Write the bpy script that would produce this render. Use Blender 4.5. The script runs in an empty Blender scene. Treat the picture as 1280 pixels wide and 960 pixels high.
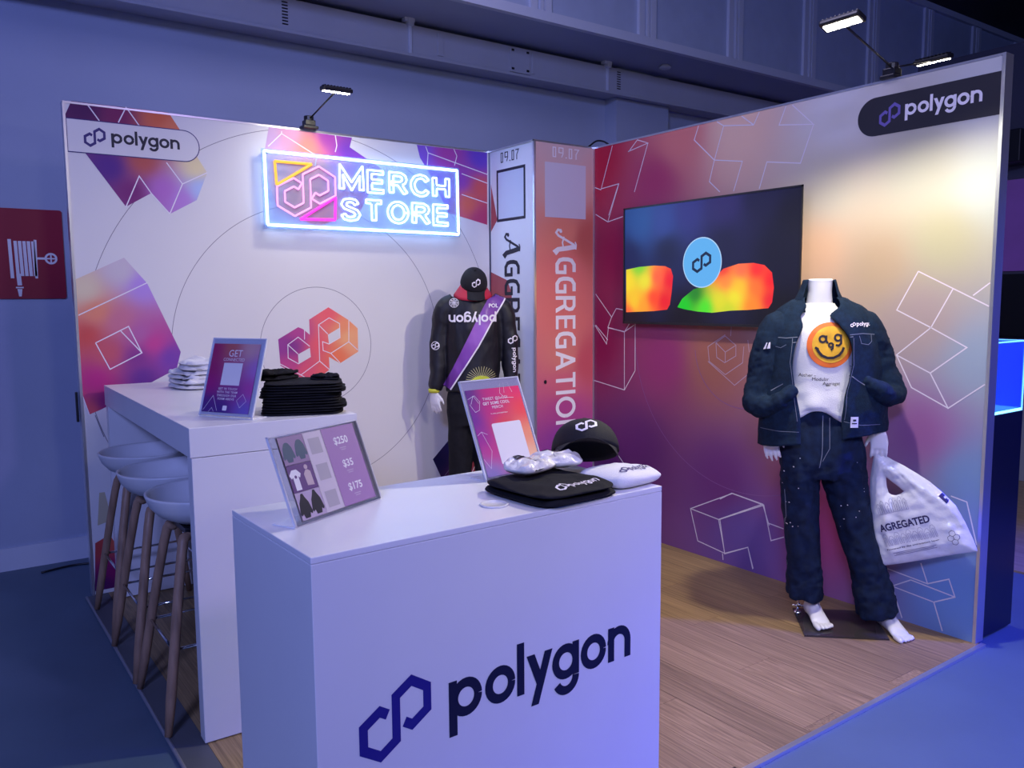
import bpy, bmesh, math, random
from mathutils import Vector, Matrix, noise
from mathutils.bvhtree import BVHTree
from mathutils.geometry import tessellate_polygon
C = bpy.context.scene.collection
SC = bpy.context.scene
PI = math.pi
random.seed(4)

# ---------------------------------------------------------------- camera, world, lights, exposure
cam_d = bpy.data.cameras.new('camera'); cam = bpy.data.objects.new('camera', cam_d); C.objects.link(cam)
yaw, pit, rol = 0.6239, -0.1033, -0.0078
F = Vector((math.sin(yaw)*math.cos(pit), math.cos(yaw)*math.cos(pit), math.sin(pit)))
R = Vector((math.cos(yaw), -math.sin(yaw), 0)); U = R.cross(F)
R2 = R*math.cos(rol) + U*math.sin(rol); U2 = -R*math.sin(rol) + U*math.cos(rol)
cam.matrix_world = Matrix(((R2.x, U2.x, -F.x, -0.6332), (R2.y, U2.y, -F.y, -4.6288), (R2.z, U2.z, -F.z, 1.5169), (0, 0, 0, 1)))
cam_d.sensor_width = 36; cam_d.lens = 36*1023.8/1280
cam_d.clip_start = .05; cam_d.clip_end = 100
SC.camera = cam
SC.view_settings.view_transform = 'Standard'; SC.view_settings.look = 'None'
SC.view_settings.gamma = 1; SC.view_settings.use_curve_mapping = False
SC.view_settings.exposure = 0.0
W = bpy.data.worlds.new('world'); SC.world = W; W.use_nodes = True
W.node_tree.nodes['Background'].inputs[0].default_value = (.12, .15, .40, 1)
W.node_tree.nodes['Background'].inputs[1].default_value = .06

def area(name, loc, target, size, power, col, sy=None, spread=PI):
    l = bpy.data.lights.new(name, 'AREA'); l.energy = power; l.color = col; l.size = size
    l.spread = spread
    if sy: l.shape = 'RECTANGLE'; l.size_y = sy
    o = bpy.data.objects.new(name, l); C.objects.link(o); o.location = loc
    o.rotation_euler = (Vector(target)-Vector(loc)).to_track_quat('-Z', 'Y').to_euler()
    return o
def spot(name, loc, target, power, col, angle, blend=.5, rad=.1):
    l = bpy.data.lights.new(name, 'SPOT'); l.energy = power; l.color = col; l.spot_size = math.radians(angle); l.spot_blend = blend
    l.shadow_soft_size = rad
    o = bpy.data.objects.new(name, l); C.objects.link(o); o.location = loc
    o.rotation_euler = (Vector(target)-Vector(loc)).to_track_quat('-Z', 'Y').to_euler()
    return o
# blue and violet hall washes, then two added fills with no lamp seen
area('wash_fill_light', (-3.5, -6.5, 4.3), (0.3, -2.5, .8), 1.2, 350, (.29, .36, 1.0))
area('wash_fill_light', (2.2, -7.2, 4.2), (1.6, -2.9, .5), .5, 14, (.60, .43, 1.0), None, math.radians(70))
area('wash_fill_light', (0.3, -6.6, 3.0), (2.8, -1.5, 1.2), .5, 8, (1.0, .95, .92), None, math.radians(70))  # added neutral frontal fill for the booth, no known fixture
area('wash_fill_light', (1.5, -1.6, 4.4), (1.5, -1.5, 0), .8, 32, (.64, .60, 1.0))  # added violet overhead fill above the booth, no known fixture
spot('hall_blue_spot', (5.2, -5.6, 4.3), (3.4, -4.2, 0), 2000, (.0, .02, 1.0), 62, .6)

# ---------------------------------------------------------------- colour and material helpers
def lin(c):
    return tuple(((v/255)/12.92 if v <= 10 else (((v/255)+.055)/1.055)**2.4) for v in c)
MATS = {}
def mat(name, col, rough=.6, metal=0, var=.0, scale=8, bump=0, bscale=60, spec=.5, emit=None, es=0, trans=0, alpha=1, sheen=0, coat=0, stretch=None):
    if name in MATS: return MATS[name]
    m = bpy.data.materials.new(name); m.use_nodes = True; nt = m.node_tree; b = nt.nodes['Principled BSDF']
    c = lin(col) if max(col) > 1 else col
    b.inputs['Base Color'].default_value = (*c, 1); b.inputs['Roughness'].default_value = rough; b.inputs['Metallic'].default_value = metal
    b.inputs['Specular IOR Level'].default_value = spec
    b.inputs['Transmission Weight'].default_value = trans; b.inputs['Alpha'].default_value = alpha
    b.inputs['Coat Weight'].default_value = coat
    if sheen: b.inputs['Sheen Weight'].default_value = sheen
    if emit: b.inputs['Emission Color'].default_value = (*(lin(emit) if max(emit) > 1 else emit), 1); b.inputs['Emission Strength'].default_value = es
    tc = nt.nodes.new('ShaderNodeTexCoord'); mp = nt.nodes.new('ShaderNodeMapping'); nt.links.new(tc.outputs['Object'], mp.inputs[0])
    if stretch: mp.inputs['Scale'].default_value = stretch
    if var:
        n = nt.nodes.new('ShaderNodeTexNoise'); n.inputs['Scale'].default_value = scale; n.inputs['Detail'].default_value = 5
        nt.links.new(mp.outputs[0], n.inputs['Vector'])
        r = nt.nodes.new('ShaderNodeValToRGB')
        r.color_ramp.elements[0].position = .3; r.color_ramp.elements[1].position = .7
        r.color_ramp.elements[0].color = (*[v*(1-var) for v in c], 1); r.color_ramp.elements[1].color = (*[min(1, v*(1+var)) for v in c], 1)
        nt.links.new(n.outputs[0], r.inputs[0]); nt.links.new(r.outputs[0], b.inputs['Base Color'])
    if bump:
        n = nt.nodes.new('ShaderNodeTexNoise'); n.inputs['Scale'].default_value = bscale; n.inputs['Detail'].default_value = 4
        nt.links.new(mp.outputs[0], n.inputs['Vector'])
        bp = nt.nodes.new('ShaderNodeBump'); bp.inputs['Strength'].default_value = bump; bp.inputs['Distance'].default_value = .01
        nt.links.new(n.outputs[0], bp.inputs['Height']); nt.links.new(bp.outputs[0], b.inputs['Normal'])
    MATS[name] = m
    return m
def gradient_mat(name, pts, emit=0, rough=.45, power=2.0, gain=1.0, srgb=True):
    """printed colour gradient: colours anchored at points (x,y,z) in metres, blended by inverse distance"""
    m = bpy.data.materials.new(name); m.use_nodes = True; nt = m.node_tree; b = nt.nodes['Principled BSDF']
    tc = nt.nodes.new('ShaderNodeTexCoord'); P = tc.outputs['Object']; L = nt.links
    acc = None; accw = None
    for p, c in pts:
        d = nt.nodes.new('ShaderNodeVectorMath'); d.operation = 'DISTANCE'; L.new(P, d.inputs[0]); d.inputs[1].default_value = p
        w = nt.nodes.new('ShaderNodeMath'); w.operation = 'MULTIPLY_ADD'; L.new(d.outputs['Value'], w.inputs[0]); L.new(d.outputs['Value'], w.inputs[1]); w.inputs[2].default_value = .0015
        w2 = nt.nodes.new('ShaderNodeMath'); w2.operation = 'POWER'; L.new(w.outputs[0], w2.inputs[0]); w2.inputs[1].default_value = -power/1.0*.8
        s = nt.nodes.new('ShaderNodeVectorMath'); s.operation = 'SCALE'; s.inputs[0].default_value = [min(.95, v*gain) for v in (lin(c) if srgb else [q/255 for q in c])]; L.new(w2.outputs[0], s.inputs['Scale'])
        if acc is None: acc, accw = s.outputs[0], w2.outputs[0]
        else:
            a = nt.nodes.new('ShaderNodeVectorMath'); a.operation = 'ADD'; L.new(acc, a.inputs[0]); L.new(s.outputs[0], a.inputs[1]); acc = a.outputs[0]
            q = nt.nodes.new('ShaderNodeMath'); q.operation = 'ADD'; L.new(accw, q.inputs[0]); L.new(w2.outputs[0], q.inputs[1]); accw = q.outputs[0]
    inv = nt.nodes.new('ShaderNodeMath'); inv.operation = 'DIVIDE'; inv.inputs[0].default_value = 1; L.new(accw, inv.inputs[1])
    f = nt.nodes.new('ShaderNodeVectorMath'); f.operation = 'SCALE'; L.new(acc, f.inputs[0]); L.new(inv.outputs[0], f.inputs['Scale'])
    if emit:
        L.new(f.outputs[0], b.inputs['Emission Color']); b.inputs['Emission Strength'].default_value = emit; b.inputs['Base Color'].default_value = (.01, .01, .01, 1)
    else: L.new(f.outputs[0], b.inputs['Base Color'])
    b.inputs['Roughness'].default_value = rough; b.inputs['Specular IOR Level'].default_value = .3
    return m

# ---------------------------------------------------------------- mesh helpers
def link_mesh(name, V, Fc, m, parent=None, smooth=False, tri=False):
    me = bpy.data.meshes.new(name); me.from_pydata([tuple(v) for v in V], [], [tuple(f) for f in Fc]); me.update()
    bm = bmesh.new(); bm.from_mesh(me); bmesh.ops.recalc_face_normals(bm, faces=bm.faces); bm.to_mesh(me); bm.free()
    me.materials.append(m)
    if smooth: me.polygons.foreach_set('use_smooth', [True]*len(me.polygons))
    o = bpy.data.objects.new(name, me); C.objects.link(o); o.parent = parent
    return o
class MB:
    def __init__(s): s.V = []; s.F = []
    def add(s, V, Fc):
        n = len(s.V); s.V += [Vector(v) for v in V]; s.F += [tuple(i+n for i in f) for f in Fc]; return s
    def box(s, x0, x1, y0, y1, z0, z1, M=None):
        V = [Vector(v) for v in ((x0,y0,z0),(x1,y0,z0),(x1,y1,z0),(x0,y1,z0),(x0,y0,z1),(x1,y0,z1),(x1,y1,z1),(x0,y1,z1))]
        if M: V = [M @ v for v in V]
        return s.add(V, [(0,3,2,1),(4,5,6,7),(0,1,5,4),(1,2,6,5),(2,3,7,6),(3,0,4,7)])
    def prism(s, poly, fn, fn2):
        """closed prism between two mappings of a 2D outline"""
        n = len(poly); V = [fn(p) for p in poly] + [fn2(p) for p in poly]
        return s.add(V, [tuple(range(n)), tuple(range(2*n-1, n-1, -1))] + [(i, (i+1) % n, n+(i+1) % n, n+i) for i in range(n)])
    def rings(s, rings, cap=True, closed=True):
        n = len(rings[0]); V = [v for r in rings for v in r]; Fc = []
        for i in range(len(rings)-1):
            for j in range(n if closed else n-1):
                k = (j+1) % n
                Fc.append((i*n+j, i*n+k, (i+1)*n+k, (i+1)*n+j))
        if cap and closed:
            Fc.append(tuple(range(n-1, -1, -1))); Fc.append(tuple(range((len(rings)-1)*n, len(rings)*n)))
        return s.add(V, Fc)
    def tube(s, path, rad, n=12, cap=True, up=(0,0,1)):
        """rad: number, list of numbers or list of (r_side, r_up)"""
        path = [Vector(p) for p in path]; N = len(path)
        if not isinstance(rad, (list, tuple)): rad = [rad]*N
        rs = []; prev = None
        for i, p in enumerate(path):
            t = (path[min(i+1, N-1)]-path[max(i-1, 0)]).normalized()
            if prev is None:
                u = Vector(up)
                if abs(u.dot(t)) > .95: u = Vector((0,1,0)) if abs(t.y) < .9 else Vector((1,0,0))
                a = t.cross(u).normalized()
            else: a = (prev - t*prev.dot(t)).normalized()
            prev = a; b = t.cross(a).normalized()
            r = rad[i]; ra, rb = (r, r) if not isinstance(r, (list, tuple)) else r
            rs.append([p + a*ra*math.cos(2*PI*k/n) + b*rb*math.sin(2*PI*k/n) for k in range(n)])
        return s.rings(rs, cap)
    def zloft(s, secs, n=32, e=2.0, cap=True):
        """secs: (z, cx, cy, rx, ry[, exponent])"""
        rs = []
        for q in secs:
            z, cx, cy, rx, ry = q[:5]; ee = q[5] if len(q) > 5 else e; r = []
            for k in range(n):
                a = 2*PI*k/n; c, d = math.cos(a), math.sin(a)
                r.append(Vector((cx+rx*math.copysign(abs(c)**(2/ee), c), cy+ry*math.copysign(abs(d)**(2/ee), d), z)))
            rs.append(r)
        return s.rings(rs, cap)
    def lathe(s, prof, n=24, ctr=(0,0,0), cap=False):
        return s.rings([[Vector((ctr[0]+r*math.cos(2*PI*k/n), ctr[1]+r*math.sin(2*PI*k/n), ctr[2]+z)) for k in range(n)] for r, z in prof], cap)
    def build(s, name, m, parent=None, smooth=False, bevel=0, seg=2, auto=False):
        o = link_mesh(name, s.V, s.F, m, parent, smooth)
        if bevel:
            bm = bmesh.new(); bm.from_mesh(o.data)
            es = [e for e in bm.edges if len(e.link_faces) == 2 and e.calc_face_angle(0) > .6]
            bmesh.ops.bevel(bm, geom=es, offset=bevel, segments=seg, affect='EDGES', profile=.6, clamp_overlap=True)
            bm.to_mesh(o.data); bm.free()
        return o
def dens(rings_pts, k):  # smooth (Catmull-Rom) resampling of tuples
    P = [Vector(p) if len(p) <= 4 else p for p in rings_pts]; out = []
    P = [tuple(p) for p in rings_pts]; n = len(P)
    for i in range(n-1):
        a, b, c, d = P[max(i-1,0)], P[i], P[i+1], P[min(i+2,n-1)]
        for j in range(k):
            t = j/k; out.append(tuple(.5*((2*b[q])+(-a[q]+c[q])*t+(2*a[q]-5*b[q]+4*c[q]-d[q])*t*t+(-a[q]+3*b[q]-3*c[q]+d[q])*t**3) for q in range(len(b))))
    out.append(P[-1]); return out
def remesh(o, vox, it=3, fac=.5):
    md = o.modifiers.new('r', 'REMESH'); md.mode = 'VOXEL'; md.voxel_size = vox; md.use_smooth_shade = True
    s = o.modifiers.new('s', 'SMOOTH'); s.iterations = it; s.factor = fac
    dg = bpy.context.evaluated_depsgraph_get(); me = bpy.data.meshes.new_from_object(o.evaluated_get(dg))
    o.modifiers.clear(); old = o.data; mm = old.materials[0]; o.data = me
    if not me.materials: me.materials.append(mm)
    me.polygons.foreach_set('use_smooth', [True]*len(me.polygons)); return o
def solid(o, th, off=0):
    md = o.modifiers.new('t', 'SOLIDIFY'); md.thickness = th; md.offset = off
    dg = bpy.context.evaluated_depsgraph_get(); me = bpy.data.meshes.new_from_object(o.evaluated_get(dg))
    o.modifiers.clear(); o.data = me; return o
def wrinkle(o, amp, f=(9, 9, 5), seed=0, ridge=False, fn=None):
    me = o.data; N = [v.normal.copy() for v in me.vertices]
    for v, n in zip(me.vertices, N):
        q = Vector((v.co.x*f[0]+seed, v.co.y*f[1], v.co.z*f[2]))
        h = noise.noise(q) + .5*noise.noise(q*2.1)
        if ridge: h = 1-2*abs(h)
        a = amp*(fn(v.co) if fn else 1)
        v.co += n*h*a
    me.update(); return o
def bvh(o):
    return BVHTree.FromPolygons([v.co for v in o.data.vertices], [tuple(p.vertices) for p in o.data.polygons])
def empty(name, loc=(0,0,0), rz=0):
    o = bpy.data.objects.new(name, None); C.objects.link(o); o.location = loc; o.rotation_euler = (0, 0, rz); o.empty_display_size = .1; return o
def tag(o, label, cat, group=None, kind=None):
    if label: o['label'] = label
    if cat: o['category'] = cat
    if group: o['group'] = group
    if kind: o['kind'] = kind
    return o
def struct(o, label=None, cat=None):
    o['kind'] = 'structure'
    if label: o['label'] = label
    if cat: o['category'] = cat
    return o
def copy_tree(o, parent=None):
    c = o.copy(); C.objects.link(c); c.parent = parent
    for ch in list(o.children): copy_tree(ch, c)
    return c

# ---------------------------------------------------------------- flat print helpers (2D shapes: (verts, faces))
def poly2(*loops):
    vs = [[Vector((*p, 0)) for p in l] for l in loops]; T = tessellate_polygon(vs); V = [p for l in loops for p in l]
    return V, [tuple(t) for t in T]
def stroke2(pts, w, closed=False):
    P = [Vector(p) for p in pts]; n = len(P); Lf = []; Rt = []
    for i in range(n):
        a = P[(i-1) % n] if closed or i > 0 else None; b = P[i]; c = P[(i+1) % n] if closed or i < n-1 else None
        d1 = (b-a).normalized() if a is not None else None; d2 = (c-b).normalized() if c is not None else None
        if d1 is None: d1 = d2
        if d2 is None: d2 = d1
        t = d1+d2
        if t.length < 1e-4: t = d1.copy()
        t.normalize(); m = Vector((-t.y, t.x)); k = m.dot(Vector((-d1.y, d1.x))); k = max(k, .35)
        Lf.append(b+m*w/2/k); Rt.append(b-m*w/2/k)
    V = [tuple(v) for v in Lf+Rt]; Fc = []
    for i in range(n if closed else n-1):
        j = (i+1) % n; Fc.append((i, j, n+j, n+i))
    return V, Fc
def arc2(cx, cy, r, a0, a1, w, n=20, ry=None):
    ry = ry or r
    return stroke2([(cx+r*math.cos(math.radians(a0+(a1-a0)*i/n)), cy+ry*math.sin(math.radians(a0+(a1-a0)*i/n))) for i in range(n+1)], w)
def disc2(cx, cy, r, n=32, ry=None):
    ry = ry or r
    return [(cx+r*math.cos(2*PI*i/n), cy+ry*math.sin(2*PI*i/n)) for i in range(n)], [tuple(range(n))]
def rect2(x0, y0, x1, y1): return [(x0,y0),(x1,y0),(x1,y1),(x0,y1)], [(0,1,2,3)]
def rrect2(x0, y0, x1, y1, r, n=5, corners=(1,1,1,1)):
    V = []
    for k, (cx, cy, a) in enumerate(((x1-r, y0+r, -90), (x1-r, y1-r, 0), (x0+r, y1-r, 90), (x0+r, y0+r, 180))):
        if corners[k]:
            for i in range(n+1): t = math.radians(a+90*i/n); V.append((cx+r*math.cos(t), cy+r*math.sin(t)))
        else: V.append(((x1, y0), (x1, y1), (x0, y1), (x0, y0))[k])
    return V, [tuple(range(len(V)))]
def join2(*s):
    V = []; Fc = []
    for v, f in s: n = len(V); V += list(v); Fc += [tuple(i+n for i in q) for q in f]
    return V, Fc
def xf2(s, sx=1, sy=None, dx=0, dy=0, rot=0, shear=0):
    sy = sx if sy is None else sy; c, d = math.cos(rot), math.sin(rot); V = []
    for x, y in s[0]:
        x, y = (x+shear*y)*sx, y*sy; V.append((x*c-y*d+dx, x*d+y*c+dy))
    return V, s[1]
_tc = {}
def text2(body, size=1, bold=0, align='LEFT', spacing=1.0, sx=1):
    key = (body, bold, spacing)
    if key not in _tc:
        cu = bpy.data.curves.new('t', 'FONT'); cu.body = body; cu.offset = bold; cu.space_character = spacing; cu.resolution_u = 3; cu.fill_mode = 'FRONT'
        o = bpy.data.objects.new('t', cu); C.objects.link(o); dg = bpy.context.evaluated_depsgraph_get()
        me = bpy.data.meshes.new_from_object(o.evaluated_get(dg)); bpy.data.objects.remove(o); bpy.data.curves.remove(cu)
        _tc[key] = ([(v.co.x, v.co.y) for v in me.vertices], [tuple(p.vertices) for p in me.polygons]); bpy.data.meshes.remove(me)
    V, Fc = _tc[key]; x0 = min(v[0] for v in V); x1 = max(v[0] for v in V); y0 = 0
    off = -x0 if align == 'LEFT' else (-(x0+x1)/2 if align == 'CENTER' else -x1)
    return [((x+off)*size*sx, y*size) for x, y in V], Fc
def fit2(s, x0, y0, x1, y1):
    a0 = min(v[0] for v in s[0]); a1 = max(v[0] for v in s[0]); b0 = min(v[1] for v in s[0]); b1 = max(v[1] for v in s[0])
    return [((x-a0)/(a1-a0)*(x1-x0)+x0, (y-b0)/(b1-b0)*(y1-y0)+y0) for x, y in s[0]], s[1]
def wordmark():
    w = .25; L = []; r = .5-w/2; x = 0
    def ring(cx): return arc2(cx, .5, r, 0, 360, w, 28)
    L += [rect2(x, -.42, x+w, 1.0), ring(x+.53)]; x += 1.16       # p
    L += [ring(x+.47)]; x += 1.03                                  # o
    L += [rect2(x, 0, x+w, 1.42)]; x += .33                        # l
    L += [([(x,1),(x+.28,1),(x+.6,.22),(x+.46,-.12)], [(0,1,2,3)]), ([(x+.64,1),(x+.92,1),(x+.42,-.42),(x+.15,-.42)], [(0,1,2,3)])]; x += .93  # y
    L += [ring(x+.48), rect2(x+.73, .05, x+.98, 1.0), arc2(x+.49, .04, .365, -155, 0, w, 16)]; x += 1.08   # g
    L += [ring(x+.47)]; x += 1.05                                  # o
    L += [rect2(x, 0, x+w, 1.0), arc2(x+.45, .52, .355, 0, 180, w, 16), rect2(x+.68, 0, x+.93, .54)]; x += .93   # n
    return join2(*L), x
def emblem(w=.45):
    """two linked open hexagons drawn as one folded ribbon; unit radius"""
    k = math.sqrt(3)/2; ax, ay, bx, by = k, .47, -k, -.47
    P = [(ax-k+.38, ay-.27), (ax-k+.42, ay-.78) if 0 else (ax-.42, ay-.76), (ax, ay-1), (ax+k, ay-.5), (ax+k, ay+.5), (ax, ay+1), (ax-k, ay+.5), (bx+k, by-.5), (bx, by-1), (bx-k, by-.5), (bx-k, by+.5), (bx, by+1), (bx+.42, by+.76)]
    P = P[1:]
    return stroke2(P, w)
def basis_xz(y, s=1): return (Vector((0, y, 0)), Vector((1,0,0)), Vector((0,0,1)), Vector((0,-1,0)))
def basis_side(x): return (Vector((x, 0, 0)), Vector((0,-1,0)), Vector((0,0,1)), Vector((-1,0,0)))
def lift_islands(bm, n, step):
    """overlapping strokes of one print sit a hair above each other"""
    seen = set(); k = 0
    for v in bm.verts:
        if v in seen: continue
        st_ = [v]; comp = [v]; seen.add(v)
        while st_:
            a = st_.pop()
            for e in a.link_edges:
                b = e.other_vert(a)
                if b not in seen: seen.add(b); st_.append(b); comp.append(b)
        if k:
            for c in comp: c.co += n*step*(k % 9)
        k += 1
def flat(name, s, B, m, parent=None, off=.001, th=0):
    O, e1, e2, n = B; V = [O+e1*x+e2*y+n*off for x, y in s[0]]
    me = bpy.data.meshes.new(name); me.from_pydata([tuple(v) for v in V], [], s[1]); me.update(); me.materials.append(m)
    # face normals toward n
    bm = bmesh.new(); bm.from_mesh(me); bmesh.ops.remove_doubles(bm, verts=bm.verts, dist=1e-6) if th else None
    for f in bm.faces:
        f.normal_update()
        if f.normal.dot(n) < 0: f.normal_flip()
    if not th: lift_islands(bm, n, 6e-5)
    if th:
        r = bmesh.ops.extrude_face_region(bm, geom=bm.faces[:]); vs = [g for g in r['geom'] if isinstance(g, bmesh.types.BMVert)]
        bmesh.ops.translate(bm, verts=vs, vec=n*th); bmesh.ops.recalc_face_normals(bm, faces=bm.faces)
    bm.to_mesh(me); bm.free()
    o = bpy.data.objects.new(name, me); C.objects.link(o); o.parent = parent; return o
def drape(name, s, tree, B, m, parent, off=.002, mx=.02, reach=.6):
    """lay a 2D print on a curved surface by casting along -n of basis B"""
    O, e1, e2, n = B; bm = bmesh.new(); vs = [bm.verts.new(O+e1*x+e2*y) for x, y in s[0]]
    for f in s[1]:
        try: bm.faces.new([vs[i] for i in f])
        except ValueError: pass
    bmesh.ops.triangulate(bm, faces=bm.faces[:])
    for _ in range(7):
        es = [e for e in bm.edges if e.calc_length() > mx]
        if not es: break
        bmesh.ops.subdivide_edges(bm, edges=es, cuts=1); bmesh.ops.triangulate(bm, faces=bm.faces[:])
    bad = []
    for v in bm.verts:
        h = tree.ray_cast(v.co + n*reach, -n, reach*2)
        if h[0] is None: bad.append(v)
        else: v.co = h[0] + n*off
    if bad: bmesh.ops.delete(bm, geom=bad, context='VERTS')
    for f in bm.faces:
        f.normal_update()
        if f.normal.dot(n) < 0: f.normal_flip()
    lift_islands(bm, n, 1.5e-4)
    me = bpy.data.meshes.new(name); bm.to_mesh(me); bm.free(); me.materials.append(m)
    me.polygons.foreach_set('use_smooth', [True]*len(me.polygons))
    o = bpy.data.objects.new(name, me); C.objects.link(o); o.parent = parent; return o
def lines(L, w, closed=False): return join2(*[stroke2(l, w, closed) for l in L])

# ---- outlines of printed shapes, metres on their wall planes
D={}
D['A']=[(0.042,2.503),(0.496,2.502),(0.545,2.425),(0.679,2.209),(0.618,2.06),(0.477,1.979),(0.389,2.081),(0.264,2.004),(0.091,2.256),(0.004,2.418)]
D['A_lines']=[[(0.109,2.5),(0.162,2.422)],[(0.25,2.424),(0.29,2.504),(0.348,2.419)],[(0.264,2.004),(0.335,2.164),(0.389,2.081),(0.477,1.979)],[(0.472,2.245),(0.548,2.14),(0.477,1.981)],[(0.548,2.14),(0.679,2.209)]]
D['Bp']=[(0.014,1.633),(0.241,1.745),(0.346,1.614),(0.497,1.247),(0.472,1.157),(0.348,1.096),(0.094,0.969),(0.034,0.946),(0.01,1.036)]
D['B_lines']=[[(0.015,1.453),(0.346,1.617)],[(0.085,1.311),(0.244,1.391),(0.302,1.251),(0.145,1.173),(0.085,1.311)],[(0.206,1.368),(0.302,1.251)],[(0.007,1.057),(0.037,0.943)]]
D['low1']=[(0.027,0.274),(0.097,0.308),(0.142,0.214),(0.114,0.02),(0.012,0.02)]
D['low2']=[(0.06,0.536),(0.086,0.536),(0.112,0.383),(0.043,0.365)]
D['gl']=[[(0.063,0.941),(0.098,0.825)]]
D['C']=[(1.029,2.492),(1.534,2.484),(1.517,2.427),(1.725,2.318),(1.573,2.049),(1.289,1.946),(1.054,2.065),(0.984,2.282)]
D['C_lines']=[[(1.102,2.474),(1.101,2.461),(1.02,2.382)],[(1.101,2.461),(1.308,2.356),(1.296,2.3)],[(1.427,2.487),(1.435,2.428),(1.424,2.39)]]
D['Dp']=[(1.975,2.487),(2.509,2.488),(2.503,2.015),(2.301,2.057),(2.197,2.078),(2.127,2.206),(2.058,2.326),(1.996,2.41)]
D['D_lines']=[[(2.038,2.483),(2.055,2.445),(2.508,2.347)],[(2.055,2.445),(2.047,2.36)],[(2.247,2.489),(2.27,2.445),(2.251,2.383)],[(2.305,2.336),(2.507,2.289)],[(2.303,2.202),(2.505,2.158)]]
D['E']=[(2.05,0.47),(2.175,0.585),(2.427,0.724),(2.498,0.606),(2.504,0.041),(2.163,0.233)]
D['E_lines']=[[(2.359,0.51),(2.403,0.422),(2.356,0.344)]]
D['logo']=[(1.037,1.296),(1.159,1.363),(1.187,1.352),(1.229,1.317),(1.228,1.406),(1.351,1.477),(1.48,1.397),(1.537,1.346),(1.536,1.203),(1.415,1.138),(1.345,1.18),(1.346,1.103),(1.256,1.045),(1.169,1.061),(1.045,1.143)]
D['logo_h']=[[(1.153,1.204),(1.227,1.24),(1.231,1.185),(1.154,1.146)],[(1.342,1.313),(1.418,1.353),(1.42,1.297),(1.348,1.257)]]
D['logo_l']=[[(1.48,1.397),(1.476,1.266),(1.357,1.201),(1.309,1.22),(1.307,1.273),(1.348,1.257),(1.42,1.293),(1.419,1.378),(1.353,1.414),(1.285,1.374),(1.285,1.158),(1.166,1.082),(1.042,1.154)],[(1.285,1.374),(1.342,1.317)],[(1.285,1.158),(1.346,1.103)],[(1.166,1.082),(1.198,1.062)],[(1.476,1.266),(1.533,1.214)],[(1.357,1.201),(1.415,1.141)],[(1.226,1.248),(1.157,1.305),(1.093,1.263),(1.092,1.185),(1.154,1.148)],[(1.093,1.263),(1.153,1.206)],[(1.197,1.345),(1.195,1.29)]]
D['circles']=[(1.277,1.25,0.346),(1.277,1.25,0.8254),(1.277,1.25,1.2475)]
D['colL']=[(0.012,2.284),(0.083,2.041),(0.006,1.967)]
D['colL2']=[(0.001,1.7),(0.188,1.642),(0.241,1.563),(0.237,1.275),(-0.005,1.376)]
D['cl_t0']=(0.127,2.425)
D['cl_t1']=(0.34,2.465)
D['cl_q0']=(0.079,2.364)
D['cl_q1']=(0.399,2.362)
D['cl_q2']=(0.395,2.025)
D['cl_q3']=(0.083,2.03)
D['cl_a0']=(0.174,1.945)
D['cl_a1']=(0.325,1.935)
D['cr_t0']=(2.662,2.406)
D['cr_t1']=(2.886,2.421)
D['cr_tt']=(2.662,2.469)
D['cr_q0']=(2.604,2.366)
D['cr_q1']=(2.94,2.381)
D['cr_q2']=(2.941,2.033)
D['cr_q3']=(2.603,2.031)
D['cr_a0']=(2.686,1.955)
D['cr_a1']=(2.852,1.962)
D['cr_G0']=(2.686,1.804)
D['cr_N1']=(2.853,0.607)
D['cr_b']=(2.689,0.545)
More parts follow.
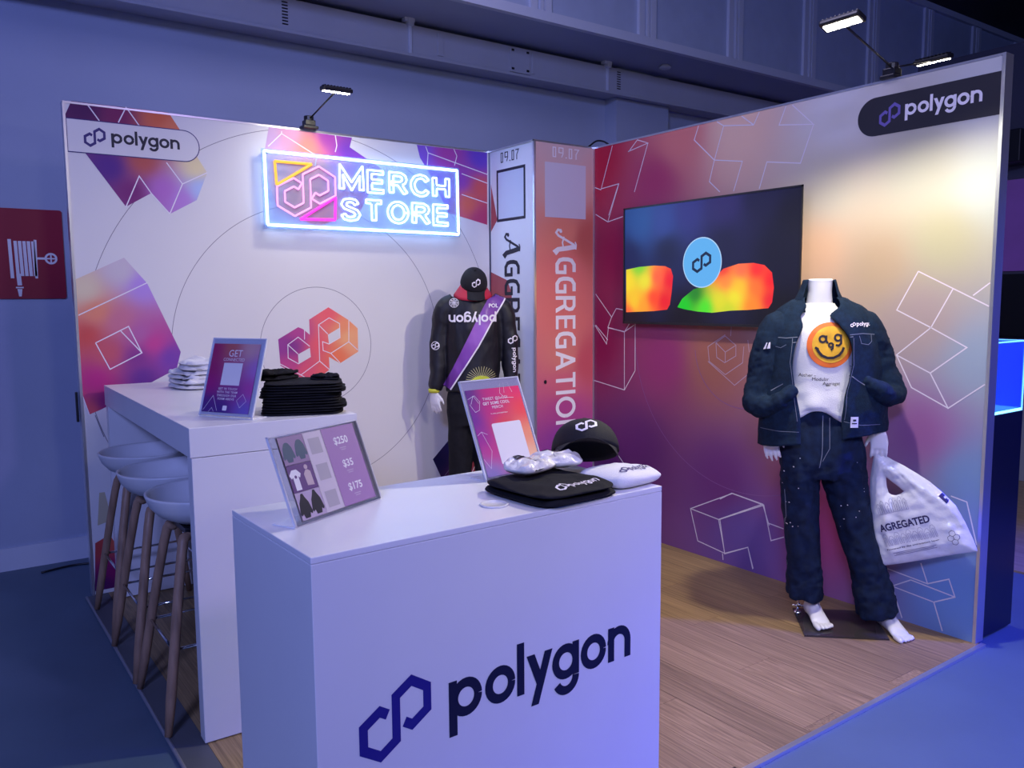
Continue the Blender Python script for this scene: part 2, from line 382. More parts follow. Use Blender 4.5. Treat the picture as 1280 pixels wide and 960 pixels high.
D['wl']=[[(0.67,2.491),(0.565,2.226),(0.729,2.239),(0.637,2.049)],[(0.818,2.425),(0.894,2.496),(0.985,2.452),(0.812,2.426)],[(0.985,2.452),(0.872,2.173)],[(0.503,2.241),(0.565,2.219)],[(1.384,2.494),(1.353,2.412),(1.503,2.279),(1.564,2.455),(1.516,2.494)],[(1.503,2.279),(1.696,2.246),(1.641,2.093)],[(1.503,2.279),(1.47,2.165),(1.546,2.1)],[(1.564,2.455),(1.765,2.425),(1.8,2.495)],[(1.685,2.497),(1.765,2.425)],[(1.964,2.496),(1.925,2.397),(2.127,2.366),(2.001,2.483)],[(2.127,2.366),(2.058,2.187),(1.855,2.221),(1.81,2.088)],[(0.514,1.546),(0.67,1.395),(0.714,1.451),(0.787,1.442)],[(0.634,1.325),(0.793,1.304),(0.878,1.348)],[(0.634,1.325),(0.67,1.395)],[(0.512,2.067),(0.63,2.009),(0.77,2.031)],[(0.733,2.241),(0.63,2.009)],[(0.515,1.341),(0.635,1.245)],[(0.509,1.338),(0.623,1.218),(0.64,1.327),(0.791,1.302),(0.794,0.929),(0.505,0.968)],[(0.794,0.929),(0.89,1.06),(0.887,1.371)],[(0.791,1.302),(0.834,1.354)],[(0.547,0.623),(0.666,0.558),(0.814,0.429)],[(0.507,0.581),(0.547,0.623)],[(1.367,0.266),(1.675,0.417),(1.88,0.397),(1.58,0.246),(1.367,0.266),(1.427,0.083),(1.629,0.058),(1.58,0.246)],[(1.629,0.058),(1.789,0.133),(1.828,0.022)],[(1.88,0.397),(1.926,0.288)],[(1.613,0.054),(1.618,0.016)],[(2.591,0.229),(2.791,0.209),(2.885,0.257),(2.915,0.183),(2.823,0.132),(2.624,0.15),(2.713,0.205)],[(2.756,0.297),(2.791,0.209)],[(2.624,0.15),(2.679,0.011)],[(2.823,0.132),(2.867,0.01)],[(2.713,0.205),(2.915,0.183)],[(2.876,0.634),(2.945,0.621),(3.012,0.44)],[(2.686,1.627),(2.593,1.453),(2.754,1.376),(2.913,1.294),(2.76,1.173),(2.6,1.246),(2.754,1.376),(2.843,1.547)],[(2.686,1.627),(3.009,1.471)],[(2.928,1.517),(3.004,1.57)],[(2.76,1.173),(2.846,1.023),(3.005,1.141)],[(2.6,1.246),(2.677,1.101),(2.846,1.023)],[(1.586,0.367),(1.67,0.417),(1.888,0.393),(1.94,0.207),(2.021,0.246)],[(1.589,0.249),(1.888,0.393)],[(1.589,0.249),(1.628,0.055),(1.789,0.133),(1.825,0.017)],[(1.914,0.3),(2.017,0.29)]]
D['wl_c']=[[(1.602,1.309),(1.479,1.237),(1.491,1.153),(1.608,1.085),(1.726,1.159),(1.732,1.248)],[(1.481,1.153),(1.674,1.03),(1.772,1.104)],[(1.537,1.262),(1.605,1.212),(1.678,1.253),(1.602,1.302),(1.537,1.262),(1.545,1.179),(1.602,1.152),(1.679,1.194),(1.678,1.253)],[(1.605,1.212),(1.606,1.152)],[(1.64,1.303),(1.647,1.392)],[(1.758,1.285),(1.769,1.22)]]
D['wcirc']=[(1.746,1.289,0.857),(1.72,1.242,0.337)]
D['tv']=[(0.827,2.062),(2.103,2.075),(2.123,1.371),(0.845,1.358)]
D['tv_l']=[(0.854,1.694),(0.966,1.707),(1.093,1.711),(1.185,1.704),(1.231,1.687),(1.249,1.643),(1.24,1.555),(1.227,1.478),(1.205,1.448),(1.097,1.438),(0.857,1.429)]
D['tv_r']=[(1.286,1.462),(1.322,1.511),(1.407,1.564),(1.503,1.584),(1.569,1.634),(1.621,1.674),(1.722,1.697),(1.821,1.698),(1.892,1.684),(1.94,1.644),(1.954,1.566),(1.945,1.489),(1.923,1.459),(1.791,1.449),(1.678,1.445),(1.547,1.432),(1.437,1.438),(1.337,1.451)]
D['tv_c']=[(1.469,1.715),(1.325,1.72),(1.607,1.709),(1.466,1.852),(1.472,1.576)]
D['tv_cp']=[((0.979,1.967),(48,100,190)),((1.166,1.964),(60,85,185)),((0.883,1.768),(25,45,110)),((1.342,2.003),(60,62,160)),((1.612,2.019),(58,50,130)),((1.859,2.034),(35,35,85)),((2.067,1.92),(22,22,55)),((1.983,1.738),(20,22,60)),((1.617,1.806),(32,34,85)),((1.199,1.798),(28,36,90)),((1.353,1.392),(18,16,36)),((1.994,1.402),(12,12,32)),((0.887,1.373),(22,16,40))]
D['tvl_cp']=[((0.885,1.618),(235,190,40)),((1.016,1.558),(230,225,40)),((0.951,1.662),(225,200,60)),((0.936,1.455),(235,160,40)),((1.095,1.602),(250,120,80)),((1.112,1.49),(240,50,40)),((1.202,1.611),(235,20,40)),((1.188,1.512),(225,15,45)),((0.983,1.703),(120,200,50))]
D['tvr_cp']=[((1.394,1.479),(20,200,30)),((1.449,1.532),(20,150,40)),((1.519,1.468),(110,220,40)),((1.558,1.531),(210,200,40)),((1.65,1.509),(225,215,40)),((1.725,1.57),(230,205,45)),((1.699,1.631),(245,130,70)),((1.622,1.633),(240,60,60)),((1.81,1.657),(245,30,50)),((1.837,1.548),(250,120,40)),((1.907,1.596),(240,15,40)),((1.898,1.489),(225,20,45)),((1.778,1.459),(235,150,40)),((1.6,1.437),(120,190,40))]
D['neon']=[(0.97,2.352),(2.24,2.346),(2.245,1.932),(0.976,1.938)]
D['neon_M']=[(1.408,2.288),(2.176,2.303),(2.17,1.985),(1.414,2.15),(1.419,2.122),(1.415,1.994)]
D['n_y']=[(1.035,2.295),(1.252,2.297),(1.042,2.169)]
D['n_m']=[(1.175,1.982),(1.394,2.12),(1.387,1.989)]
D['n_p']=[(1.232,2.059),(1.24,2.229),(1.306,2.274)]
D['n_logo']=[[(1.237,2.195),(1.196,2.231),(1.276,2.288),(1.385,2.24),(1.394,2.138),(1.294,2.085),(1.264,2.106),(1.269,2.141),(1.289,2.131),(1.352,2.163),(1.347,2.214),(1.299,2.239),(1.243,2.206),(1.239,2.082),(1.158,1.998),(1.043,2.053),(1.047,2.158),(1.136,2.204),(1.177,2.19),(1.176,2.157),(1.141,2.171),(1.087,2.134),(1.09,2.073),(1.142,2.042),(1.194,2.079),(1.196,2.231)]]
D['hsign']=[(-0.232,2.037),(0.059,2.045),(0.067,1.541),(-0.263,1.538)]
D['hs_sym']=[[(-0.197,1.867),(-0.195,1.671)],[(-0.077,1.868),(-0.079,1.667)],[(-0.071,1.769),(-0.03,1.769)],[(-0.176,1.666),(-0.175,1.625)]]
D['hs_w']=[(0.001,1.768),(0.035,1.769)]

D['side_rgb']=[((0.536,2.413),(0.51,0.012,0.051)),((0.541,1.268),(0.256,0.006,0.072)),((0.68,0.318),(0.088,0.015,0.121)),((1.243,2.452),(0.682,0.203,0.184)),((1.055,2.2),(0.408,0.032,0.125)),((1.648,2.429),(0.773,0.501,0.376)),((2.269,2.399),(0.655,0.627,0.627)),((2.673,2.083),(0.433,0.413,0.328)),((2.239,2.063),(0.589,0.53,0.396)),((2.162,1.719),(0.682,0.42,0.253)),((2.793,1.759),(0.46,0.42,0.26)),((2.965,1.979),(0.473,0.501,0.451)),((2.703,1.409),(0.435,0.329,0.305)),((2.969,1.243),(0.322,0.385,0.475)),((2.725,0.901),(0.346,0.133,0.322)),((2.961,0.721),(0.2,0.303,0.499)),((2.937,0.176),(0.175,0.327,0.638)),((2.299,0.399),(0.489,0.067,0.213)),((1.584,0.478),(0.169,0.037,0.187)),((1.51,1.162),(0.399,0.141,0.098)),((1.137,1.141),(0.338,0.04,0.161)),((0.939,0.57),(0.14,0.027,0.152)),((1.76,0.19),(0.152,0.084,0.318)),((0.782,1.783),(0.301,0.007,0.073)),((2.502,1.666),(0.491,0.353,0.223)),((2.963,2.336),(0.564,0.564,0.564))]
# ---------------------------------------------------------------- materials
M_white = mat('white_laminate', (.80, .79, .80), .35, var=.02, scale=3)
M_wallw = mat('print_white', (.74, .72, .71), .5, var=.015, scale=2)
M_alu = mat('satin_aluminium', (.72, .73, .76), .3, .85)
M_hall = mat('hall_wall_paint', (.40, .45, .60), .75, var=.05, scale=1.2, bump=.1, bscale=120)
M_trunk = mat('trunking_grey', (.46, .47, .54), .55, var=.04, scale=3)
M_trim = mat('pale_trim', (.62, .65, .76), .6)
M_dark = mat('black_plastic', (.012, .012, .016), .35)
M_black = mat('black_print', (.012, .011, .03), .5)
M_navy = mat('indigo_print', (.035, .02, .16), .5)
M_wline = mat('white_line_print', (.85, .80, .84), .5)
M_soft = mat('faint_line_print', (.50, .36, .46), .5)
M_grey = mat('grey_hairline_print', (.22, .20, .24), .5)
M_blackcloth = mat('black_cotton', (.012, .012, .016), .85, var=.2, scale=30, bump=.3, bscale=350, spec=.2)
M_whitecloth = mat('white_cotton', (.80, .79, .80), .85, bump=.3, bscale=300, spec=.2)
M_skin = mat('mannequin_gloss_white', (.82, .81, .84), .28, coat=.2)
M_denim = mat('navy_denim', (.0045, .017, .042), .85, var=.3, scale=60, bump=.5, bscale=500, spec=.25)
M_jeans = mat('dark_jeans', (.006, .016, .048), .85, var=.4, scale=25, bump=.5, bscale=500, spec=.25)
M_stitch = mat('pale_stitching', (.16, .18, .24), .7)
M_chrome = mat('chrome', (.8, .8, .82), .12, 1)
def acrylic():
    m = bpy.data.materials.new('clear_acrylic'); m.use_nodes = True; nt = m.node_tree; nt.nodes.clear()
    o = nt.nodes.new('ShaderNodeOutputMaterial'); mx = nt.nodes.new('ShaderNodeMixShader'); t = nt.nodes.new('ShaderNodeBsdfTransparent'); g = nt.nodes.new('ShaderNodeBsdfGlossy')
    t.inputs[0].default_value = (.93, .94, .97, 1); g.inputs['Roughness'].default_value = .06
    fr = nt.nodes.new('ShaderNodeFresnel'); fr.inputs[0].default_value = 1.3
    nt.links.new(fr.outputs[0], mx.inputs[0]); nt.links.new(t.outputs[0], mx.inputs[1]); nt.links.new(g.outputs[0], mx.inputs[2]); nt.links.new(mx.outputs[0], o.inputs[0])
    return m
M_acr = acrylic()
def wood_plank_mat():
    m = bpy.data.materials.new('laminate_oak'); m.use_nodes = True; nt = m.node_tree; b = nt.nodes['Principled BSDF']; L = nt.links
    tc = nt.nodes.new('ShaderNodeTexCoord'); oi = nt.nodes.new('ShaderNodeObjectInfo')
    ad = nt.nodes.new('ShaderNodeVectorMath'); ad.operation = 'ADD'; sc = nt.nodes.new('ShaderNodeVectorMath'); sc.operation = 'SCALE'
    cx = nt.nodes.new('ShaderNodeCombineXYZ'); L.new(oi.outputs['Random'], cx.inputs[0]); L.new(oi.outputs['Random'], cx.inputs[1])
    L.new(cx.outputs[0], sc.inputs[0]); sc.inputs['Scale'].default_value = 37; L.new(tc.outputs['Object'], ad.inputs[0]); L.new(sc.outputs[0], ad.inputs[1])
    mp = nt.nodes.new('ShaderNodeMapping'); mp.inputs['Scale'].default_value = (14, 1.3, 1); L.new(ad.outputs[0], mp.inputs[0])
    n = nt.nodes.new('ShaderNodeTexNoise'); n.inputs['Scale'].default_value = 1.6; n.inputs['Detail'].default_value = 8; n.inputs['Roughness'].default_value = .62; n.inputs['Distortion'].default_value = .6
    L.new(mp.outputs[0], n.inputs['Vector'])
    r = nt.nodes.new('ShaderNodeValToRGB'); e = r.color_ramp.elements
    e[0].position = .30; e[0].color = (.16, .10, .045, 1); e[1].position = .72; e[1].color = (.47, .31, .145, 1); k = e.new(.52); k.color = (.31, .20, .09, 1)
    L.new(n.outputs[0], r.inputs[0])
    hs = nt.nodes.new('ShaderNodeHueSaturation'); v = nt.nodes.new('ShaderNodeMapRange'); L.new(oi.outputs['Random'], v.inputs[0]); v.inputs[3].default_value = .82; v.inputs[4].default_value = 1.12
    L.new(v.outputs[0], hs.inputs['Value']); L.new(r.outputs[0], hs.inputs['Color']); L.new(hs.outputs[0], b.inputs['Base Color'])
    b.inputs['Roughness'].default_value = .5
    return m
M_plank = wood_plank_mat()
M_leg = mat('oak_leg', (.36, .22, .14), .5, var=.25, scale=3, stretch=(14, 14, 1.5))

# ---------------------------------------------------------------- hall shell
M_floor = mat('hall_floor_vinyl', (.085, .135, .20), .5, var=.08, scale=2.5, bump=.05, bscale=200)
fl = MB().box(-8, 14, -10, .8, -.06, -.012).build('floor', M_floor); struct(fl)
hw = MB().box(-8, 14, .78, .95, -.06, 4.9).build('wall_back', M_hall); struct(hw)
MB().box(-8, 3.9, .765, .781, -.012, .12).build('baseboard_back', M_trim, hw)
MB().box(4.27, 4.90, .64, .78, -.05, 3.449).build('pilaster', M_hall, hw)
# balcony: soffit, fascia and panelled parapet above the booth
bal = MB().box(-8, 14, .06, .78, 3.449, 3.50).build('ceiling_soffit', M_hall); bal.name = 'trim_1'; struct(bal)
MB().box(-8, 14, .03, .075, 3.44, 3.505).build('fascia_strip', M_trim, bal)
par = MB().box(-8, 14, .06, .12, 3.50, 4.56).build('wall_upper', mat('parapet_panel', (.46, .52, .68), .7, var=.04)); struct(par)
rib = None
for i in range(-6, 10):
    x = 4.04+i*1.03
    for dx, w_ in ((-.07, .055), (.0, .02), (.055, .055)):
        if rib is None: rib = MB().box(-.5, .5, .035, .062, 3.505, 4.54).build('rib', M_trim, par); r_ = rib
        else: r_ = rib.copy(); C.objects.link(r_)
        r_.location = (x+dx, 0, 0); r_.scale = (w_, 1, 1)
    if i % 2 == 0:
        pass
MB().box(-8, 14, .02, .07, 4.50, 4.56).build('top_rail', M_trim, par)
ce = MB().box(-8, 14, -10, .06, 4.56, 4.66).build('ceiling', mat('hall_ceiling', (.045, .04, .045), .8, var=.15, scale=.7)); struct(ce)
# cable trunking along the hall wall
tr = empty('cable_trunking', (-1, .7, 3.3)); tag(tr, 'long grey cable trunking running along the hall wall under the balcony', 'trunking')
def tp(name, mb, m): 
    for v in mb.V: v -= Vector((-1, .7, 3.3))
    return mb.build(name, m, tr, bevel=.004)
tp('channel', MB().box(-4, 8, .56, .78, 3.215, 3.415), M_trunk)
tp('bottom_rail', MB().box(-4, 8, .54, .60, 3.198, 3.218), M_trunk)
for x in (2.25, 4.09, .4):
    tp('bracket', MB().box(x-.012, x+.012, .545, .56, 3.20, 3.43), M_trim)
    tp('clamp', MB().box(x-.05, x+.03, .53, .58, 3.425, 3.45).box(x-.025, x+.02, .525, .575, 3.40, 3.46), M_trim)
tp('cover_plate', MB().box(3.10, 3.29, .548, .56, 3.225, 3.41), M_trunk)
for x in (3.125, 3.265):
    for z in (3.25, 3.385): tp('screw', MB().box(x-.012, x+.012, .543, .549, z-.008, z+.008), M_dark)
tp('access_plate', MB().box(2.47, 2.52, .551, .56, 3.24, 3.40), M_trunk)
tp('access_plate', MB().box(3.31, 3.34, .551, .56, 3.24, 3.40), M_trunk)
for x0 in (4.22, 1.36):
    for i in range(8): tp('vent_slot', MB().box(x0-.02, x0+.02, .5545, .561, 3.25+i*.019, 3.258+i*.019), M_dark)
sd = MB().lathe([(0, 0), (.045, 0), (.05, .012), (.03, .03), (0, .03)], 20, (0, 0, -.03)).build('smoke_detector', M_trim, None, True)
sd.location = (4.55, .35, 3.449); tag(sd, 'small white ceiling sensor under the balcony soffit', 'sensor')
# fire hose sign
hs = empty('fire_hose_sign', (-.09, .775, 1.79)); tag(hs, 'dark red square sign with white fire hose reel symbol on hall wall', 'sign')
Bh = (Vector((.09, 0, -1.79)), Vector((1,0,0)), Vector((0,0,1)), Vector((0,-1,0)))
flat('plate', rrect2(-.44, 1.54, .068, 2.043, .012), Bh, mat('sign_red', (.30, .004, .03), .45), hs, 0, .006)
sy = [stroke2([(-.2, 1.872), (-.196, 1.655)], .017), stroke2([(-.074, 1.872), (-.078, 1.655)], .014), stroke2([(-.074, 1.768), (-.03, 1.768)], .012), arc2(.0, 1.768, .027, 0, 360, .011), stroke2([(-.027, 1.768), (.027, 1.768)], .008), stroke2([(0, 1.741), (0, 1.795)], .008)]
for i in range(5): sy.append(stroke2([(-.172+i*.0215, 1.863), (-.168+i*.0215, 1.668)], .0165))
sy += [stroke2([(-.166, 1.68), (-.163, 1.615)], .022), stroke2([(-.183, 1.603), (-.145, 1.603)], .008), ([(-.176, 1.595), (-.152, 1.595), (-.158, 1.553), (-.17, 1.553)], [(0,1,2,3)])]
flat('hose_symbol', join2(*sy), Bh, M_wline, hs, .0065)

# ---------------------------------------------------------------- booth floor of laminate planks
bf = MB().box(-.0, 3.05, -3.03, 0.0, -.012, -.002).build('floor', mat('plank_underlay', (.05, .035, .025), .8)); bf.name = 'floor_booth'; struct(bf)
pl = None; pw = .192; ln = 1.28
for i in range(16):
    x0 = .075+i*pw; x1 = min(x0+pw-.0012, 3.04); st = (i*.43) % ln
    y = -3.02 - ln + st
    while y < -.005:
        a, b = max(y, -3.02), min(y+ln-.0012, -.003); y += ln
        if b-a < .02: continue
        if pl is None: pl = MB().box(0, 1, 0, 1, -.004, .0).build('plank', M_plank, bf); q = pl
        else: q = pl.copy(); C.objects.link(q)
        # planks are single boards of shared mesh, cut to length
        q.location = (x0, a, 0); q.scale = (x1-x0, b-a, 1)
ed = MB().box(-.03, .074, -3.03, 0, -.012, -.001).build('edge_strip', mat('grey_edge_tape', (.10, .105, .12), .5), bf)
MB().tube([(-.028, -3.03, -.004), (-.028, 0, -.004)], .007, 8).build('edge_cord', mat('edge_sheen', (.22, .22, .25), .3), bf)
MB().box(-.03, 3.05, -3.042, -3.021, -.012, .001).build('metal_trim', M_alu, bf)

# ---------------------------------------------------------------- booth back wall
def lines_obj(name, L, w, B, m, p, off=.0015): return flat(name, lines(L, w), B, m, p, off)
bw = empty('partition_wall', (1.25, .03, 0)); tag(bw, 'white exhibition back wall with purple and orange shapes and thin circles', 'partition wall', 'booth walls')
def loc(o, root): o.parent = root; o.location = -Vector(root.location); return o
w1 = loc(MB().box(.012, 2.518, 0, .05, 0, 2.49).build('panel', M_wallw), bw)
loc(MB().box(0, .012, -.004, .055, 0, 2.5).box(.012, 2.518, -.002, .052, 2.49, 2.5).build('frame', M_alu), bw)
BB = basis_xz(0)
def bprint(name, s, m, off): return loc(flat(name, s, BB, m, None, off), bw)
def g3(l): return [((x, 0, z), c) for x, z, c in l]
G_A = gradient_mat('print_gradient_topleft', g3([(.1,2.48,(70,20,75)),(.25,2.46,(110,28,80)),(.45,2.47,(190,90,60)),(.2,2.2,(75,35,120)),(.36,2.24,(170,80,70)),(.30,2.08,(110,30,100)),(.45,2.1,(165,100,175)),(.62,2.23,(215,200,150)),(.64,2.12,(160,180,215)),(.54,2.06,(170,120,190)),(.5,2.42,(200,110,80))]), gain=1.25)
G_B = gradient_mat('print_gradient_left', g3([(.05,1.58,(205,190,160)),(.22,1.68,(190,180,185)),(.32,1.6,(165,130,200)),(.1,1.47,(215,130,100)),(.2,1.42,(190,110,130)),(.3,1.35,(170,95,150)),(.05,1.35,(195,75,70)),(.14,1.26,(190,85,95)),(.28,1.23,(120,50,125)),(.36,1.3,(190,60,130)),(.44,1.22,(110,60,150)),(.08,1.12,(180,40,120)),(.3,1.12,(95,45,130)),(.1,1.0,(110,30,100)),(.05,.97,(200,80,90))]), gain=1.25)
G_C = gradient_mat('print_gradient_topmid', g3([(1.03,2.45,(185,150,185)),(1.02,2.2,(225,190,180)),(1.15,2.47,(200,140,170)),(1.25,2.4,(240,130,110)),(1.38,2.48,(150,60,150)),(1.5,2.4,(110,60,160)),(1.3,2.3,(235,110,80)),(1.45,2.3,(160,50,150)),(1.6,2.3,(120,70,170)),(1.2,2.1,(245,150,100)),(1.5,2.1,(160,50,120)),(1.35,2.0,(230,110,80))]), gain=1.3)
G_D = gradient_mat('print_gradient_topright', g3([(2.0,2.46,(115,80,180)),(2.2,2.45,(150,60,140)),(2.45,2.45,(90,60,170)),(2.3,2.3,(130,60,150)),(2.45,2.25,(190,80,80)),(2.35,2.15,(200,95,75)),(2.45,2.05,(170,60,100)),(2.15,2.2,(140,90,190))]), gain=1.25)
G_E = gradient_mat('print_gradient_low', g3([(2.1,.45,(22,18,62)),(2.2,.55,(30,22,75)),(2.4,.6,(60,30,110)),(2.42,.4,(150,55,60)),(2.3,.3,(120,40,90))]), gain=1.2)
G_L = gradient_mat('print_gradient_logo', g3([(1.06,1.25,(135,55,130)),(1.1,1.15,(175,65,120)),(1.15,1.33,(165,60,125)),(1.2,1.1,(205,80,100)),(1.28,1.25,(215,85,95)),(1.35,1.44,(215,85,95)),(1.33,1.1,(215,90,90)),(1.45,1.35,(225,130,90)),(1.47,1.3,(225,160,110)),(1.4,1.18,(220,110,70)),(1.52,1.25,(225,150,110)),(1.12,1.25,(110,45,120))]), gain=1.35)
G_low = gradient_mat('print_gradient_lowleft', g3([(.05,.25,(170,60,60)),(.12,.27,(190,90,70)),(.1,.12,(130,20,90)),(.05,.05,(70,20,80))]), gain=1.2)
bprint('printed_shape', poly2(D['A']), G_A, .0006); bprint('printed_shape', poly2(D['Bp']), G_B, .0006); bprint('printed_shape', poly2(D['C']), G_C, .0006)
bprint('printed_shape', poly2(D['Dp']), G_D, .0006); bprint('printed_shape', poly2(D['E']), G_E, .0006); bprint('printed_shape', poly2(D['low1']), G_low, .0006)
bprint('printed_shape', poly2(D['low2']), mat('print_beige', (190,180,150)), .0006)
bprint('printed_lines', lines(D['A_lines']+D['B_lines']+D['C_lines']+D['D_lines']+D['E_lines'], .0055), M_wline, .0011)
circs = []
for cx, cz, r in D['circles']:
    n = 160; pts = [(cx+r*math.cos(2*PI*i/n), cz+r*math.sin(2*PI*i/n)) for i in range(n+1)]
    run = []
    for p in pts:
        if .013 < p[0] < 2.51 and 0.01 < p[1] < 2.488: run.append(p)
        else:
            if len(run) > 1: circs.append(stroke2(run, .0032))
            run = []
    if len(run) > 1: circs.append(stroke2(run, .0032))
bprint('printed_circles', join2(*circs, *[stroke2(l, .004) for l in D['gl']]), M_grey, .0004)
lg = poly2(D['logo'], *D['logo_h']); bprint('wall_emblem', lg, G_L, .001)
bprint('emblem_lines', lines(D['logo_l'], .0045), M_wline, .0014)
bprint('emblem_hole', poly2(D['logo_h'][0]), M_wallw, .0012); bprint('emblem_hole', poly2(D['logo_h'][1]), M_wallw, .0012)
pill = rrect2(.013, 2.258, .643, 2.419, .08, 10, (1, 1, 0, 0))
bprint('logo_pill', pill, M_wallw, .0018); bprint('pill_outline', stroke2(pill[0], .0045, True), M_navy, .0022)
WM, WX = wordmark(); EM = emblem()
bprint('lettering', fit2(WM, .212, 2.295, .543, 2.387), M_black, .0024)
bprint('emblem', fit2(EM, .087, 2.288, .187, 2.388), M_navy, .0024)

# ---------------------------------------------------------------- booth side wall
sw = empty('partition_wall', (3.05, -1.5, 0)); tag(sw, 'exhibition side wall printed with red, purple and yellow gradient and line cubes', 'partition wall', 'booth walls')
GS = 1.35
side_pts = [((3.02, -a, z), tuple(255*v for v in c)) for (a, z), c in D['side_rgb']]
M_side = gradient_mat('print_side_lamp_toned', side_pts, power=1.8, srgb=False)  # print colours, lowered in places to offset the arm lamp's bright pool
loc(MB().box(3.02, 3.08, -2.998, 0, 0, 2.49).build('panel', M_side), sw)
loc(MB().box(3.016, 3.084, -3.012, -2.998, 0, 2.5).box(3.018, 3.082, -2.998, 0, 2.49, 2.5).build('frame', M_alu), sw)
SB = basis_side(3.02)
def sprint(name, s, m, off): return loc(flat(name, s, SB, m, None, off), sw)
def clampl(L): return [[(min(max(x, .5), 2.995), min(max(z, .005), 2.485)) for x, z in l] for l in L]
sprint('printed_lines', lines(clampl(D['wl']), .0055), mat('pink_line_print', (.78, .70, .76), .5), .0006)
sprint('printed_emblem_outline', lines(clampl(D['wl_c']), .004), M_soft, .0006)
arcs = []
for (cx, cz, r), a0, a1 in ((D['wcirc'][0], 165, 290), (D['wcirc'][1], 185, 300)):
    arcs.append(arc2(cx, cz, r, a0, a1, .0035, 60))
sprint('printed_arcs', join2(*arcs), mat('violet_hairline', (.25, .10, .28), .5), .0005)
pill = rrect2(2.365, 2.256, 2.998, 2.430, .087, 12, (0, 0, 1, 1))
sprint('logo_pill', pill, mat('charcoal_print', (.022, .021, .03), .45), .001)
sprint('lettering', fit2(WM, 2.594, 2.300, 2.926, 2.394), M_wline, .0016)
sprint('emblem', fit2(EM, 2.472, 2.290, 2.572, 2.392), mat('violet_print', (.16, .12, .42), .5), .0016)

# ---------------------------------------------------------------- corner column
XK, DK = 2.518, .501
co = empty('corner_column', (2.77, -.25, 0)); tag(co, 'square corner column printed with large vertical lettering between the two booth walls', 'column')
loc(MB().box(XK+.012, 3.018, -DK+.002, -.003, 0, 2.49).build('panel', M_wallw), co)
M_colL = mat('print_pale_blue', (.82, .84, .92), .5)
cR = gradient_mat('print_gradient_column', [((2.77, -.5, z), c) for z, c in ((2.45,(178,152,150)),(2.2,(190,150,140)),(1.95,(195,115,95)),(1.7,(190,100,95)),(1.4,(185,98,92)),(1.15,(180,105,95)),(.95,(175,85,100)),(.8,(150,60,115)),(.6,(120,52,125)),(.3,(100,48,125)),(.0,(80,40,110)))]+[((2.95,-.5,1.9),(170,85,75)),((2.95,-.5,1.1),(165,70,80))], gain=1.5, power=2.4)
CB = basis_xz(-DK); CLB = basis_side(XK)
def cp(n, s, B, m, off): return loc(flat(n, s, B, m, None, off), co)
cp('front_print', rect2(XK+.014, .0, 3.018, 2.488), CB, cR, .001)
cp('side_print', rect2(.004, 0, DK-.012, 2.488), (Vector((XK+.012,0,0)), *CLB[1:]), M_colL, .001)
loc(MB().box(XK, XK+.014, -DK-.002, -DK+.012, 0, 2.5).box(XK, 3.018, -DK, -.002, 2.49, 2.5).box(3.004, 3.018, -DK-.004, -DK+.003, 0, 2.49).build('frame', M_alu), co)
def date2():
    # narrow numerals 09.07
    w = .028; L = []
    L += [stroke2([(0,0),(.07,0),(.07,.25),(0,.25)], w, True)]
    L += [stroke2([(.23,.0),(.27,.10),(.27,.25),(.16,.25),(.16,.12),(.25,.12)], w)]
    L += [rect2(.34, -.015, .375, .02)]
    L += [stroke2([(.44,0),(.51,0),(.51,.25),(.44,.25)], w, True)]
    L += [stroke2([(.58,.25),(.70,.25),(.63,.12),(.63,-.014)], w)]
    return join2(*L)
def vertical_word(word, top, bot, x0, x1):
    """letters turned clockwise, reading downwards; x0..x1 is the letter height band"""
    L = []
    gl = []
    w = .17
    def G(): return join2(stroke2([(.62,.93),(.30,.93),(.13,.80),(.085,.62),(.085,.38),(.13,.2),(.30,.07),(.64,.07)], w), rect2(.56, 0, .71, .52), rect2(.32, .40, .71, .54))
    shapes = {'G': (G(), .71), 'R': (join2(rect2(0,0,.16,1), stroke2([(.08,.93),(.42,.93),(.55,.83),(.57,.68),(.52,.54),(.40,.46),(.10,.46)], .15), ([(.34,.42),(.52,.42),(.72,0),(.53,0)], [(0,1,2,3)])), .72),
      'E': (join2(rect2(0,0,.16,1), rect2(0,0,.58,.14), rect2(0,.43,.54,.57), rect2(0,.86,.58,1)), .58),
      'A': (join2(([(0,0),(.18,0),(.50,1),(.34,1)], [(0,1,2,3)]), ([(.66,0),(.84,0),(.50,1),(.34,1)], [(0,1,2,3)]), rect2(.2,.24,.64,.38)), .84),
      'T': (join2(rect2(.25,0,.41,1), rect2(0,.86,.66,1)), .66), 'I': (rect2(0,0,.16,1), .16),
      'O': (arc2(.46, .5, .38, 0, 360, .16, 28, .43), .92), 'N': (join2(rect2(0,0,.16,1), rect2(.6,0,.76,1), ([(0,1),(.19,1),(.76,0),(.57,0)], [(0,1,2,3)])), .76)}
    x = 0
    # ornate script A
    scr = join2(stroke2([(.04,.30),(.02,.12),(.14,.03),(.26,.14),(.40,.45),(.62,.92),(.70,1.0)], .10), stroke2([(.70,1.0),(.78,.55),(.84,.12),(.92,.0),(1.02,.10)], .20), stroke2([(.30,.42),(.55,.34),(.80,.40)], .07), disc2(.08,.26,.07,12), stroke2([(.50,.98),(.62,1.04),(.82,1.02)], .06))
    L.append((scr, 0)); x = 1.16
    for ch in word:
        s_, a = shapes[ch]; L.append((s_, x)); x += a+.11
    tot = x-.11; sc = (top-bot)/tot; h = (x1-x0)
    out = []
    for s_, dx in L:
        out.append(([(x0+vy*h, top-(vx+dx)*sc) for vx, vy in s_[0]], s_[1]))
    return join2(*out)
cp('lettering', vertical_word('GGREGATION', 1.958, .607, 2.688, 2.853), CB, M_wline, .0018)
cp('lettering', fit2(date2(), 2.665, 2.405, 2.886, 2.47), CB, M_wline, .0018)
